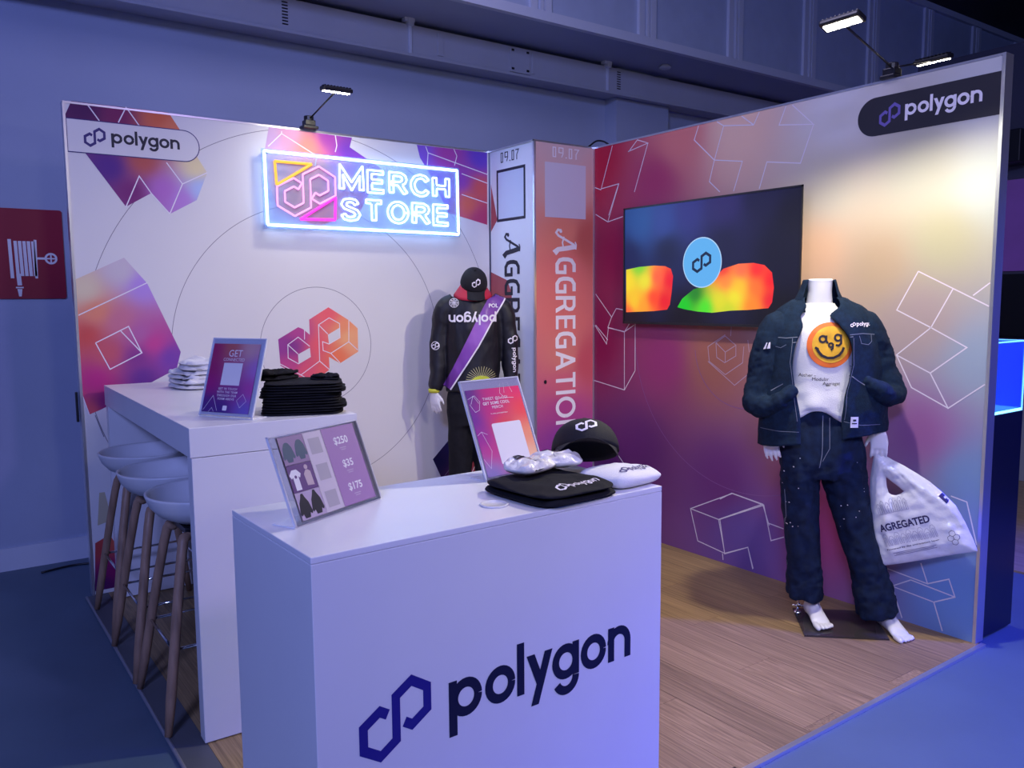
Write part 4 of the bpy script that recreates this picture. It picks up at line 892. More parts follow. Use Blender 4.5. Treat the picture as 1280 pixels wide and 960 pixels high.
# cap
def cap(name, sc, label):
    t = empty(name); tag(t, label, 'cap'); n = 36; rs = []
    for i in range(11):
        ph = PI/2*i/10; r = math.cos(ph)**.75 if i < 10 else .02; z = math.sin(ph)
        ring = []
        for k in range(n):
            a = 2*PI*k/n; seam = 1-.012*abs(math.cos(a*3+PI/2))**14
            ring.append(Vector((.085*r*math.cos(a)*seam, .100*r*math.sin(a)*seam, .098*z-.008*(math.sin(a) > .3)*(1-z))))
        rs.append(ring)
    inner = [[v*.965 for v in r] for r in rs]
    mb = MB(); mb.rings(inner[::-1]+rs, False); mb.build('crown', M_capc, t, True)
    MB().lathe([(0, .012), (.007, .010), (.009, .004), (.009, 0)], 12, (0, 0, .096)).build('button', M_capc, t, True)
    # brim: curved shell in front (-y)
    top = []; bot = []; m_ = 22; K = 7
    for j in range(K+1):
        s = j/K; row = []
        for k in range(m_+1):
            u = -1+2*k/m_; a = -PI/2+u*1.12; bx, by = .083*math.cos(a), .098*math.sin(a)
            ext = .072*(1-abs(u)**2.6)*s
            x = bx*(1+.10*s); y = by-ext; z = .006-.026*abs(x/.085)**2*(.25+.75*s)*1.5-.012*s
            row.append(Vector((x, y, z)))
        top.append(row)
    mb = MB(); rr_ = [list(r) for r in top]+[[v-Vector((0,0,.003)) for v in r] for r in top[::-1]]
    mb.rings(rr_, False, False)
    o = mb.build('brim', M_capc, t, True)
    T0 = bvh([c_ for c_ in t.children if c_.name.startswith('crown')][0])
    Bf = (Vector((0, 0, 0)), Vector((1,0,0)), Vector((0,0,1)), Vector((0,-1,0)))
    drape('emblem', xf2(EM, .0135, None, .0, .058), T0, Bf, M_wline, t, .0018, .006, .2)
    return t
M_capc = mat('black_cap_cloth', (.014, .014, .018), .75, bump=.3, bscale=400, spec=.3)
c1 = cap('baseball_cap', 1, 'black baseball cap with white emblem resting on the counter behind the packets')
c1.location = (.992, -2.752, 1.052); c1.rotation_euler = (-.42, 0, math.radians(-38)); c1.scale = (1.22, 1.15, .98)

# ---------------------------------------------------------------- vitrine and far booth behind the side wall
vt = empty('display_plinth', (3.24, -2.86, 0)); tag(vt, 'tall dark plinth with a lit blue glass case behind the side wall', 'plinth')
MB().box(-.145, .145, -.14, .14, 0, 1.0).build('plinth', mat('plinth_black', (.008, .009, .02), .3), vt, bevel=.003)
MB().box(-.14, .14, -.135, .135, 1.0, 1.012).build('light_pad', mat('pad_glow', (.5,.8,.9), emit=(.25, .85, 1.0), es=2.2), vt)
gl = bpy.data.materials.new('case_glass'); gl.use_nodes = True; nt = gl.node_tree; nt.nodes.clear()
o_ = nt.nodes.new('ShaderNodeOutputMaterial'); mx = nt.nodes.new('ShaderNodeMixShader'); t_ = nt.nodes.new('ShaderNodeBsdfTransparent'); g_ = nt.nodes.new('ShaderNodeBsdfDiffuse')
t_.inputs[0].default_value = (.45, .65, .95, 1); g_.inputs[0].default_value = (.10, .25, .7, 1); mx.inputs[0].default_value = .5
nt.links.new(t_.outputs[0], mx.inputs[1]); nt.links.new(g_.outputs[0], mx.inputs[2]); nt.links.new(mx.outputs[0], o_.inputs[0])
for x0, x1, y0, y1 in ((-.14, .14, -.135, -.131), (-.14, .14, .131, .135), (-.14, -.136, -.131, .131), (.136, .14, -.131, .131)):
    MB().box(x0, x1, y0, y1, 1.012, 1.315).build('glass_pane', gl, vt)
mg = mat('case_edge_glow', (.3,.6,.9), emit=(.15, .55, 1.0), es=1.6); mb = MB()
for sx in (-1, 1):
    for sy_ in (-1, 1): mb.box(sx*.14-.003, sx*.14+.003, sy_*.135-.003, sy_*.135+.003, 1.0, 1.315)
for s_ in (-1, 1): mb.box(-.14, .14, s_*.135-.003, s_*.135+.003, 1.311, 1.317).box(s_*.14-.003, s_*.14+.003, -.135, .135, 1.311, 1.317)
mb.build('lit_edge', mg, vt)
ob = MB().lathe([(0, 0), (.03, 0), (.032, .02), (.012, .05), (.012, .09), (.028, .12), (.03, .17), (.015, .2), (0, .2)], 20).build('glass_trophy', mat('glass_blue', (.3,.5,.9), .1, trans=.6), None, True)
ob.location = (3.22, -2.86, 1.012); tag(ob, 'small rounded blue object displayed inside the lit glass case', 'trophy')
fb = MB().box(4.2, 9, -3.6, .5, -.012, .0).build('floor', mat('far_laminate', (.34, .24, .17), .5, var=.2, scale=3, stretch=(8, 1, 1))); fb.name = 'floor_neighbour'; struct(fb)
fw = empty('exhibition_stand', (8.06, -.6, 0)); tag(fw, 'distant dark stand wall with purple panel seen past the side wall', 'stand')
def fl_(o): o.parent = fw; o.location = -Vector(fw.location); return o
fl_(MB().box(8, 8.12, -3.4, .45, 0, 3.9).build('panel', mat('stand_grey', (.10,.10,.14), .6)))
fl_(MB().box(7.97, 8, -3.0, .2, 1.75, 2.62).build('poster_panel', mat('stand_purple', (.10,.03,.20), .5, var=.4, scale=2, emit=(.12,.05,.30), es=.35)))
ft = MB().box(7.93, 7.99, -2.4, -.2, 1.12, 1.72).build('television', M_dark); ft.location = (0,0,0); tag(ft, 'distant black television on the far stand wall', 'television')
fc = MB().box(6.6, 7.4, -2.2, -.1, 0, .9).build('counter', mat('stand_counter', (.30,.31,.36), .5), bevel=.01); tag(fc, 'distant grey counter in front of the far stand wall', 'counter')
pj = MB().box(7.7, 7.98, -1.1, -.85, 2.75, 3.05).build('projector', M_dark, bevel=.01); tag(pj, 'distant dark box mounted high on the far stand wall', 'box')
wr = MB().box(13.9, 14, -10, .8, -.06, 4.7).build('wall_right', M_hall); struct(wr)
# ---------------------------------------------------------------- shop mannequins
def hand(mb, wrist, wide, down, curl, thumb, s=1.0, grip=0.0):
    """wide: unit vector across the palm (index to little finger), down: along the fingers, curl: palm-side normal"""
    w = Vector(wrist); wide = Vector(wide).normalized(); down = Vector(down).normalized(); curl = Vector(curl).normalized()
    def ring(c, a, b, n=14): return [c + wide*a*math.cos(2*PI*k/n) + curl*b*math.sin(2*PI*k/n) for k in range(n)]
    mb.rings([ring(w-down*.02*s, .024*s, .020*s), ring(w+down*.008*s, .025*s, .018*s), ring(w+down*.035*s, .036*s, .017*s), ring(w+down*.065*s, .041*s, .015*s), ring(w+down*.088*s, .039*s, .012*s), ring(w+down*.096*s, .033*s, .006*s)])
    for i, (off, ln_) in enumerate(((-.030, .070), (-.010, .080), (.011, .074), (.030, .058))):
        base = w + down*.083*s + wide*off*s; d = (down + wide*off*1.6).normalized(); P = [base - d*.02*s]; p = base; ang = .12+grip*.5
        P.append(p)
        for seg in (.42, .32, .26):
            dd = (d*math.cos(ang)+curl*math.sin(ang)).normalized(); p = p + dd*ln_*seg*s; P.append(p); ang += .22+grip*.85
        mb.tube(P, [.0085*s, .0088*s, .0082*s, .0074*s, .0048*s], 10, True, tuple(curl))
    tb = w + down*.022*s + wide*thumb*.022*s
    d = (down*.72 + wide*thumb*.62 + curl*.30).normalized()
    P = [tb-d*.01*s, tb + d*.024*s, tb + d*.048*s + down*.006*s, tb + d*.060*s + down*.026*s]
    mb.tube(P, [.014*s, .012*s, .0095*s, .006*s], 10, True, tuple(curl))
def foot(mb, ank, yawv, s=1.0, z0=0.0):
    """sections along the foot from heel to toes; ank = (x, y, z of the shin end)"""
    f = Vector(yawv).normalized(); sd = Vector((-f.y, f.x, 0)); a = Vector((ank[0], ank[1], 0))
    def ring(d, w, h, zc, n=16):
        r = []
        for k in range(n):
            t = 2*PI*k/n; z = zc + h*math.sin(t); r.append(a + f*d*s + sd*w*math.cos(t)*s + Vector((0, 0, max(z*s, 0)+z0+.001)))
        return r
    mb.rings([ring(-.060, .012, .018, .025), ring(-.052, .026, .030, .032), ring(-.030, .032, .042, .042), ring(0, .034, .046, .046), ring(.035, .034, .040, .038), ring(.075, .038, .028, .026), ring(.11, .042, .018, .017), ring(.126, .038, .011, .011)])
    for i, (o, l, r) in enumerate(((-.029, .056, .0135), (-.006, .050, .0092), (.0115, .044, .0086), (.0275, .037, .008), (.042, .028, .0075))):
        b = a + f*.122*s + sd*o*s; mb.tube([b+Vector((0,0,.012*s+z0)), b+f*l*.55*s+Vector((0,0,.012*s+z0)), b+f*l*s*.86+Vector((0,0,.0095*s+z0)), b+f*l*s+Vector((0,0,.008*s+z0))], [r*s, r*s, r*.85*s, r*.45*s], 10)
    mb.tube([a+Vector((0,0,.05*s+z0)), a+Vector((0, 0, .10*s+z0)), Vector((ank[0], ank[1], ank[2]))], [.034*s, .029*s, .034*s], 16)

# ===== right mannequin in denim; local x runs to the viewer's right, local y away from the viewer
PRx, PRy = 2.627, -2.42
mr = empty('mannequin', (PRx, PRy, 0), math.atan2(-.67, .74)); tag(mr, 'headless white mannequin in denim jacket, smiling-face shirt and jeans, holding a plastic bag', 'mannequin')
def fm(u, z, d=.13): return (u-.246*d, z+(1.517-z)*d/3.93)
def fml(P, d=.13): return [fm(u, z, d) for u, z in P]
body = MB()
body.zloft([(.80, .05, 0, .13, .095), (.92, .045, .0, .15, .10), (1.02, .04, 0, .12, .085), (1.12, .038, 0, .118, .085), (1.25, .036, 0, .14, .095), (1.36, .034, 0, .15, .092), (1.42, .032, .005, .135, .075), (1.455, .03, .01, .09, .055), (1.48, .029, .008, .058, .052), (1.54, .028, .0, .051, .050), (1.592, .028, -.002, .053, .052)], 28)
body.zloft([(1.588, .028, -.002, .054, .053), (1.596, .028, -.002, .054, .053)], 28)
# legs
body.tube([(-.025, 0, .88), (-.03, .01, .60), (.0, .05, .35), (.045, .07, .10)], [.085, .065, .045, .034], 16)
body.tube([(.12, 0, .88), (.18, .0, .60), (.27, .0, .35), (.365, -.02, .09)], [.085, .065, .045, .034], 16)
foot(body, (.052, .055, .12), (.10, -1, 0), 1.0, .010); foot(body, (.362, -.03, .11), (.20, -1, 0), 1.0)
# arms and hands
body.tube([(-.10, .01, 1.40), (-.155, .01, 1.30), (-.165, .02, 1.12), (-.178, -.01, .93)], [.045, .04, .034, .024], 14)
body.tube([(.17, .01, 1.40), (.22, .01, 1.30), (.25, .0, 1.12), (.285, -.05, .955)], [.045, .04, .034, .024], 14)
hand(body, (-.182, -.02, .918), (.80, -.45, 0), (.12, -.10, -1), (.40, .6, 0), 1, .96)
hand(body, (.290, -.06, .928), (.85, -.35, 0), (-.02, -.02, -1), (.2, .8, 0), -1, .95, .12)
bo = body.build('body', M_skin, mr); remesh(bo, .0046, 2, .5)
# shirt
sh = MB().zloft(dens([(.985, .045, 0, .140, .108, 2.4), (1.0, .045, 0, .150, .118, 2.4), (1.05, .045, 0, .150, .120, 2.4), (1.15, .043, 0, .148, .117, 2.3), (1.27, .040, 0, .155, .122, 2.4), (1.36, .037, 0, .158, .115, 2.4), (1.42, .034, .0, .140, .095, 2.2), (1.455, .030, .0, .095, .076, 2), (1.474, .029, .0, .070, .064, 2), (1.487, .029, 0, .062, .060, 2)], 5), 72, cap=False).build('shirt', M_whitecloth, mr, True)
wrinkle(sh, .011, (14, 14, 20), 5, fn=lambda c: max(0, min(1, (1.16-c.z)*8))+.3); 
for v in sh.data.vertices:
    if v.co.z < 1.03: v.co.z += .030*math.cos((v.co.x-.01)*22)*(1.03-v.co.z)/.045 - .02*max(0, (v.co.x-.05))*6*(1.03-v.co.z)/.045
solid(sh, .003)
nb = MB(); nb.rings([[Vector((.029+(rx)*math.cos(2*PI*k/48), ry*math.sin(2*PI*k/48)-.002, z-.010*math.sin(-2*PI*k/48)*1)) for k in range(48)] for rx, ry, z in ((.070, .066, 1.464), (.067, .065, 1.470), (.0635, .062, 1.482), (.061, .060, 1.484), (.059, .058, 1.478))], False)
nb.build('neckband', M_whitecloth, sh, True)
TS = bvh(sh); BF = (Vector((0,0,0)), Vector((1,0,0)), Vector((0,0,1)), Vector((0,-1,0)))
dcx, dcz = fm(.080, 1.300, .125)
drape('face_ring', disc2(dcx, dcz, .099, 40), TS, BF, mat('print_orange', (.82, .16, .02), .7), sh, .0045, .012)
drape('face_disc', disc2(dcx+.002, dcz+.002, .080, 40), TS, BF, mat('print_yellow', (.80, .42, .02), .7, var=.2, scale=20), sh, .0055, .012)
fb_ = lambda *P: [(dcx+x, dcz+z) for x, z in P]
fc_ = join2(arc2(dcx-.034, dcz+.026, .0135, 0, 360, .009, 16), stroke2(fb_((-.020,.042),(-.020,.018),(-.012,.008)), .009), arc2(dcx+.030, dcz+.032, .0135, 0, 360, .009, 16), stroke2(fb_((.044,.046),(.044,.008),(.034,-.002),(.020,.0)), .009),
  arc2(dcx+.0, dcz+.0, .0085, 0, 360, .008, 14), stroke2(fb_((.010,.006),(.008,-.014),(.0,-.022)), .008), stroke2(fb_((-.058,-.014),(-.050,-.030),(-.036,-.046),(-.014,-.056),(.012,-.056),(.036,-.044),(.050,-.026),(.056,-.010)), .011), stroke2(fb_((-.066,-.010),(-.052,-.018)), .010))
drape('face_drawing', fc_, TS, BF, mat('print_ink', (.015,.01,.02), .7), sh, .0068, .008)
for s_, x, z in (('Aither -', -.045, 1.155), ('Modular', .008, 1.138), ('Aggregat', .052, 1.118)):
    x, z = fm(x, z, .125); drape('lettering', xf2(text2(s_, .021), 1, None, x, z), TS, BF, mat('print_ink', (0,0,0)), sh, .0045, .01)
# jeans
je = MB()
je.zloft(dens([(.62, .065, 0, .145, .085, 2.6), (.70, .062, 0, .168, .105, 2.5), (.78, .06, 0, .180, .118, 2.4), (.88, .05, 0, .178, .118, 2.3), (.97, .045, 0, .150, .105, 2.2), (1.025, .045, 0, .145, .10, 2.2)], 3)[3:], 36)
je.tube(dens([(-.035, 0, .80), (-.032, .005, .62), (-.022, .012, .50), (-.012, .025, .38), (.008, .04, .22), (.013, .05, .115)], 4), [(.085, .10)]*4+[(.084, .095)]*4+[(.078, .088)]*4+[(.078, .085)]*4+[(.080, .086)]*4+[(.080, .086)], 28, True, (0, 1, 0))
je.tube(dens([(.14, 0, .80), (.180, 0, .62), (.213, -.004, .48), (.262, -.012, .33), (.300, -.022, .18), (.318, -.03, .065)], 4), [(.088, .10)]*4+[(.088, .095)]*4+[(.084, .088)]*4+[(.080, .085)]*4+[(.085, .088)]*4+[(.086, .088)], 28, True, (0, 1, 0))
jo = je.build('jeans', M_jeans, mr); remesh(jo, .0085, 6, .5)
wrinkle(jo, .011, (14, 10, 5), 11); wrinkle(jo, .006, (20, 14, 20), 31, True, fn=lambda c: .25+max(0, min(1, (.40-c.z)*4))+max(0, 1-abs(c.z-.70)*7))
TJ = bvh(jo)
def jdr(name, L, w, m=M_stitch, d=.10): return drape(name, lines([fml(l, d) for l in L], w), TJ, BF, m, jo, .0015, .02)
jdr('fly_seam', [[(.055, .98), (.055, .80), (.045, .74)]], .0035); jdr('fly_seam', [[(.085, .97), (.086, .83), (.058, .77)]], .0025)
jdr('side_seam', [[(-.085, .62), (-.07, .40), (-.05, .2)]], .0025); jdr('pocket_seam', [[(-.10, .95), (-.09, .88), (-.14, .84)]], .003)
random.seed(8); sp = []
for k in range(26):
    u = random.choice((-.09, -.07, -.05, .17, .22, .0))+random.uniform(-.035, .035); z = random.uniform(.42, .80); sp.append(disc2(*fm(u, z, .1), random.uniform(.0012, .003), 6))
o = drape('paint_specks', join2(*sp), TJ, BF, M_wline, jo, .0015, .02); o['kind'] = 'stuff'
# jacket: open-fronted shell, sleeves, collar
jk = empty('jacket', (0, 0, 0)); jk.parent = mr
def cshell(secs, n=64, front=-1):
    """rings run from the right opening edge round the back to the left opening edge"""
    rs = []
    for z, cx, rx, ry, xl, xr, e in secs:
        a1 = -math.acos(max(-.98, min(.98, (xr-cx)/rx))); a0 = -math.acos(max(-.98, min(.98, (xl-cx)/rx)))
        # angle runs from a1 (right edge, front) through 0..pi (back) to 2pi+a0
        r = []
        for k in range(n+1):
            a = a1 + (2*PI + a0 - a1)*k/n; c, s = math.cos(a), math.sin(a)
            r.append(Vector((cx+rx*math.copysign(abs(c)**(2/e), c), ry*math.copysign(abs(s)**(2/e), s), z)))
        rs.append(r)
    mb = MB(); mb.rings(rs, False, False); return mb
def o_(u, z): return fm(u, z, .14)[0]
S_ = [(.885, .056, .278, .150, o_(-.019,.88), o_(.127,.95), 2.3), (.93, .056, .279, .152, o_(-.022,.93), o_(.125,.95), 2.3), (1.0, .055, .275, .152, o_(-.027,.99), o_(.124,.98), 2.3), (1.09, .052, .268, .152, o_(-.046,1.1), o_(.133,1.09), 2.3), (1.21, .048, .252, .152, o_(-.064,1.22), o_(.157,1.21), 2.3), (1.31, .045, .240, .148, o_(-.053,1.31), o_(.154,1.31), 2.3), (1.385, .042, .222, .130, o_(-.026,1.39), o_(.118,1.387), 2.2), (1.435, .038, .205, .108, o_(-.036,1.44), o_(.080,1.44), 2.1), (1.472, .034, .172, .090, -.048, .092, 2), (1.498, .032, .125, .076, -.05, .095, 2), (1.512, .030, .090, .066, -.045, .088, 2)]
tor = cshell(dens(S_, 4)).build('jacket_body', M_denim, jk, True)
for v in tor.data.vertices:
    if v.co.z < .95: v.co.z += (v.co.x-.05)*.14*(.97-v.co.z)/.08
wrinkle(tor, .012, (9, 7, 7), 21, fn=lambda c: .5 if c.z > 1.38 else 1); wrinkle(tor, .005, (26, 20, 20), 41); solid(tor, .004)
slL = MB().tube(dens([(-.06, 0, 1.405), (-.145, .0, 1.378), (-.190, .0, 1.27), (-.212, .0, 1.17), (-.236, -.01, 1.075), (-.232, -.035, 1.035), (-.190, -.085, 1.035), (-.140, -.115, 1.075), (-.095, -.105, 1.115)], 4), [(.070,.075)]*4+[(.080,.082)]*4+[(.074,.075)]*4+[(.068,.07)]*4+[(.066,.062)]*4+[(.060,.052)]*4+[(.05,.04)]*4+[(.043,.03)]*4+[(.035,.022)], 24, True, (0,1,0)).build('sleeve', M_denim, jk)
slR = MB().tube(dens([(.12, 0, 1.410), (.212, .0, 1.385), (.262, .0, 1.28), (.292, .0, 1.19), (.335, -.01, 1.115), (.340, -.03, 1.085), (.300, -.08, 1.085), (.245, -.115, 1.115), (.190, -.105, 1.150)], 4), [(.070,.075)]*4+[(.082,.082)]*4+[(.078,.075)]*4+[(.070,.07)]*4+[(.064,.062)]*4+[(.060,.052)]*4+[(.05,.04)]*4+[(.043,.03)]*4+[(.035,.022)], 24, True, (0,1,0)).build('sleeve', M_denim, jk)
for q, sd_ in ((slL, 3), (slR, 8)): remesh(q, .008, 4, .5); wrinkle(q, .010, (9, 9, 6), sd_, fn=lambda c: .25 if c.z > 1.36 else 1); wrinkle(q, .004, (18, 18, 26), sd_+9, True, fn=lambda c: .2 if c.z > 1.33 else 1)
colr = cshell(dens([(1.440, .028, .088, .082, -.040, .085, 2), (1.470, .025, .103, .084, -.050, .098, 2), (1.500, .024, .104, .080, -.056, .100, 2), (1.545, .025, .082, .072, -.046, .090, 2), (1.592, .026, .066, .066, -.030, .080, 2)], 4)).build('collar', M_denim, jk, True)
wrinkle(colr, .004, (15, 15, 15), 2); solid(colr, .005)
MB().tube([v.co for v in colr.data.vertices[:1]]+[Vector((.09, -.045, 1.52))], .0015, 5) if 0 else None
TK = bvh(tor)
def kdr(name, L, w, m=M_stitch, d=.15, par=None, tree=None): return drape(name, lines([fml(l, d) for l in L], w), tree or TK, BF, m, par or tor, .003, .015)
kdr('yoke_seam', [[(-.175, 1.335), (-.10, 1.330), (-.055, 1.335)]], .003); kdr('yoke_seam', [[(.16, 1.345), (.22, 1.350), (.28, 1.345)]], .003)
kdr('hem_seam', [[(-.21, .905), (-.12, .900), (-.03, .90)]], .0022); kdr('hem_seam', [[(.135, .955), (.22, .935), (.31, .935)]], .0022)
kdr('placket_seam', [[(-.075, 1.33), (-.085, 1.22), (-.068, 1.1), (-.05, .95)]], .002); kdr('placket_seam', [[(.178, 1.33), (.180, 1.21), (.155, 1.09), (.147, .96)]], .002)
kdr('pocket_flap_seam', [[(.205, 1.340), (.215, 1.305), (.245, 1.300), (.262, 1.315), (.262, 1.345)]], .0025); kdr('pocket_flap_seam', [[(-.165, 1.325), (-.155, 1.295), (-.12, 1.285), (-.10, 1.30)]], .0025)
kdr('pocket_seam', [[(.165, 1.165), (.205, 1.135), (.232, 1.118)]], .003); kdr('pocket_seam', [[(-.155, 1.085), (-.11, 1.12)]], .003)
for u, z in ((-.068, 1.31), (.168, 1.335), (-.078, 1.20), (.168, 1.20), (.150, 1.06), (-.045, 1.0)):
    kdr('button_loop', [[(u-.006, z), (u+.008, z+.002)]], .0035, M_stitch)
x, z = fm(.192, 1.385, .14); drape('wordmark', xf2(WM, .0125, None, x, z), TK, BF, M_wline, tor, .003, .01)
x, z = fm(.182, 1.390, .14); drape('emblem', xf2(EM, .006, None, x-.006, z), TK, BF, M_wline, tor, .003, .01)
x, z = fm(.172, .925, .15); drape('hem_label', rect2(x, z, x+.034, z+.048), TK, BF, M_card, tor, .004, .012); drape('hem_label_print', join2(rect2(x+.006, z+.016, x+.028, z+.021), rect2(x+.010, z+.028, x+.024, z+.037)), TK, BF, M_black, tor, .0048, .012)
TL_ = bvh(slL)
drape('sleeve_patch', xf2(([(-.012,-.014),(-.002,-.012),(.004,.016),(0,.016)], [(0,1,2,3)]), 1, None, -.215, 1.30), TL_, BF, M_wline, slL, .003, .01)
drape('sleeve_patch', xf2(([(-.0,-.012),(.014,-.010),(.014,.018),(.008,.016)], [(0,1,2,3)]), 1, None, -.213, 1.30), TL_, BF, M_wline, slL, .003, .01)
bp_ = MB(); ga = math.atan2(-.67, .74)
inv = Matrix.Rotation(-ga, 4, 'Z') @ Matrix.Translation(Vector((-PRx, -PRy, 0)))
cs = [inv @ Vector((x, y, 0)) for x, y in ((2.489, -2.52), (2.752, -2.77), (2.987, -2.541), (2.724, -2.291))]
bp_.add([(c.x, c.y, .001) for c in cs]+[(c.x, c.y, .009) for c in cs], [(0,1,2,3), (4,5,6,7), (0,1,5,4), (1,2,6,5), (2,3,7,6), (3,0,4,7)])
gb = mat('smoked_glass_base', (.05, .045, .05), .06, trans=0, alpha=.55); bp_.build('base_plate', gb, mr)
MB().tube([(-.005, .10, .008), (-.005, .10, .15)], .007, 12).build('support_rod', M_chrome, mr, True)
MB().tube([(-.03, .10, .045), (.02, .10, .045)], .006, 10).tube([(-.005, .09, .06), (-.005, .06, .062)], .008, 10).lathe([(0,0),(.018,0),(.018,.006),(.010,.014),(0,.014)], 16, (-.005,.10,.009)).build('rod_clamp', M_chrome, mr, True)
# ===== plastic carrier bag in its hand
BGu = Vector((.349, -.937, 0)); bg = empty('carrier_bag', (2.80, -2.60, .30), math.atan2(-.937, .349)); tag(bg, 'white translucent plastic carrier bag with dark lettering hanging from the mannequin hand', 'bag')
ol = [(.036,.832),(.028,.782),(.020,.70),(.020,.64),(.030,.54),(.039,.47),(.056,.38),(.075,.299),(.16,.326),(.26,.362),(.36,.40),(.457,.432),(.439,.478),(.405,.55),(.366,.619),(.315,.668),(.262,.711),(.21,.742),(.156,.771),(.11,.792),(.072,.812),(.052,.832)]
hl = [(.085,.712),(.115,.690),(.161,.656),(.146,.642),(.129,.634),(.112,.634),(.099,.641),(.090,.670)]
ol = [(x, z-.30) for x, z in ol]; hl = [(x, z-.30) for x, z in hl]
def segd(p, L):
    m_ = 9
    for a, b in zip(L, L[1:]+L[:1]):
        ax, az = a; bx, bz = b; t = max(0, min(1, ((p[0]-ax)*(bx-ax)+(p[1]-az)*(bz-az))/((bx-ax)**2+(bz-az)**2+1e-9)))
        m_ = min(m_, math.hypot(p[0]-ax-t*(bx-ax), p[1]-az-t*(bz-az)))
    return m_
bm = bmesh.new(); V, T = poly2(ol, hl); vs = [bm.verts.new((x, 0, z)) for x, z in V]
for f in T: bm.faces.new([vs[i] for i in f])
for _ in range(8):
    es = [e for e in bm.edges if e.calc_length() > .013]
    if not es: break
    bmesh.ops.subdivide_edges(bm, edges=es, cuts=1); bmesh.ops.triangulate(bm, faces=bm.faces[:])
bmesh.ops.beautify_fill(bm, faces=bm.faces[:], edges=bm.edges[:])
fr = [(v.co.copy(), min(segd((v.co.x, v.co.z), ol), segd((v.co.x, v.co.z), hl))) for v in bm.verts]
idx = {v: i for i, v in enumerate(bm.verts)}; tris = [[idx[v] for v in f.verts] for f in bm.faces]; bm.free()
Vb = []
for sgn in (-1, 1):
    for c, d in fr:
        b = .030*min(1, d/.06)**.5
        dx, dz = c.x-.05, c.z-.52; ang = math.atan2(dz, dx); rad = math.hypot(dx, dz)
        w_ = .007*noise.noise(Vector((ang*9, rad*2.5, sgn*3)))+.004*noise.noise(Vector((c.x*30, c.z*30, sgn)))
        Vb.append(Vector((c.x, sgn*(b+.001)+w_*min(1, d/.015), c.z)))
n = len(fr); Fb = [tuple(t_) for t_ in tris]+[tuple(i+n for i in t_[::-1]) for t_ in tris]
M_bag = mat('bag_plastic', (.80, .80, .86), .25, alpha=.93, bump=.3, bscale=35, coat=.4)
bb = link_mesh('bag_film', Vb, Fb, M_bag, bg, True); TB = bvh(bb); BG = (Vector((0,0,0)), Vector((1,0,0)), Vector((0,0,1)), Vector((0,-1,0)))
rt = math.atan2(.545-.469, .273-.079); M_bink = mat('bag_ink', (.02, .015, .09), .5); M_bfaint = mat('bag_faint_ink', (.30, .29, .42), .5)
wd = fit2(text2('AGREGATED', 1, .03), 0, 0, .212, .034); drape('lettering', xf2(wd, 1, None, .078, .163, rt), TB, BG, M_bink, bb, .0025, .01)
def bline(L, w, m): drape('print_line', xf2(lines(L, w), 1, None, .078, .163, rt), TB, BG, m, bb, .0022, .01)
for row, (z0, z1, x0, x1) in enumerate(((.075, .135, .02, .15), (-.065, -.012, .0, .225))):
    s_ = fit2(text2(('VALUE', 'LAYERED')[row], 1, 0), x0, z0, x1, z1)
    t_ = fit2(text2(('VALUE', 'LAYERED')[row], 1, 0), x0, z0, x1, z1)
    k = 9 if row else 7; L = []
    for i in range(k):
        a = x0+(x1-x0)*i/k; b = a+(x1-x0)/k*.8; mzz = z1-(0 if (i+row) % 2 else .012)
        L.append([(a, z0), (a, mzz-.01), (a+.006, mzz), (b-.006, mzz), (b, mzz-.01), (b, z0), (b-.006, z0), (b-.006, mzz-.016), (a+.006, mzz-.016), (a+.006, z0), (a, z0)])
    bline(L, .0016, M_bfaint)
wd = fit2(text2('Powered by the aggregation layer', 1, .02), .0, -.086, .22, -.077); drape('small_print', xf2(wd, 1, None, .078, .163, rt), TB, BG, M_bink, bb, .0022, .01)
bline([[(.02, -.10), (.20, -.10)], [(.02, -.112), (.20, -.112)], [(.03, -.106), (.19, -.106)]], .003, M_bfaint)
hx = lambda cx, cy, r: [(cx+r*math.cos(PI/6+i*PI/3), cy+r*math.sin(PI/6+i*PI/3)) for i in range(7)]
bline([hx(.265, -.085, .013), hx(.288, -.085, .013), hx(.2765, -.066, .013), hx(.2765, -.104, .013)], .0016, M_bink)
drape('label', xf2(rect2(-.022, -.009, .022, .009), 1, None, .322, .349, -.72), TB, BG, M_black, bb, .003, .01)

# ===== left mannequin in sports jersey by the column
ml = empty('mannequin', (2.12, -.38, 0), math.atan2(-.52, .85)); tag(ml, 'headless mannequin in black long-sleeved jersey with purple sash, beside the corner column', 'mannequin')
body = MB()
body.zloft([(.82, .0, 0, .12, .075), (.95, .0, 0, .135, .085), (1.05, .005, 0, .12, .082), (1.25, .01, 0, .14, .09), (1.42, .01, 0, .15, .085), (1.49, .01, .005, .12, .07), (1.53, .012, .008, .07, .055), (1.56, .014, .005, .055, .052), (1.66, .016, .0, .050, .050)], 28)
body.tube([(-.07, 0, .86), (-.08, .01, .50), (-.09, .03, .09)], [.075, .055, .036], 16); body.tube([(.07, 0, .86), (.075, .01, .50), (.08, .03, .09)], [.075, .055, .036], 16)
foot(body, (-.09, .03, .10), (-.15, -1, 0), 1, .008); foot(body, (.08, .03, .10), (.15, -1, 0), 1, .008)
body.tube([(-.13, .0, 1.48), (-.185, .0, 1.38), (-.205, .01, 1.2), (-.236, -.02, .96)], [.04, .036, .032, .023], 14)
body.tube([(.15, .0, 1.48), (.205, .0, 1.38), (.23, .01, 1.2), (.235, -.02, .96)], [.04, .036, .032, .023], 14)
hand(body, (-.236, -.02, .955), (.75, -.5, 0), (.10, -.05, -1), (.5, .6, 0), 1, .92); hand(body, (.235, -.02, .955), (-.75, -.5, 0), (-.05, -.05, -1), (-.5, .6, 0), 1, .92)
bo = body.build('body', M_skin, ml); remesh(bo, .0055, 2, .5)
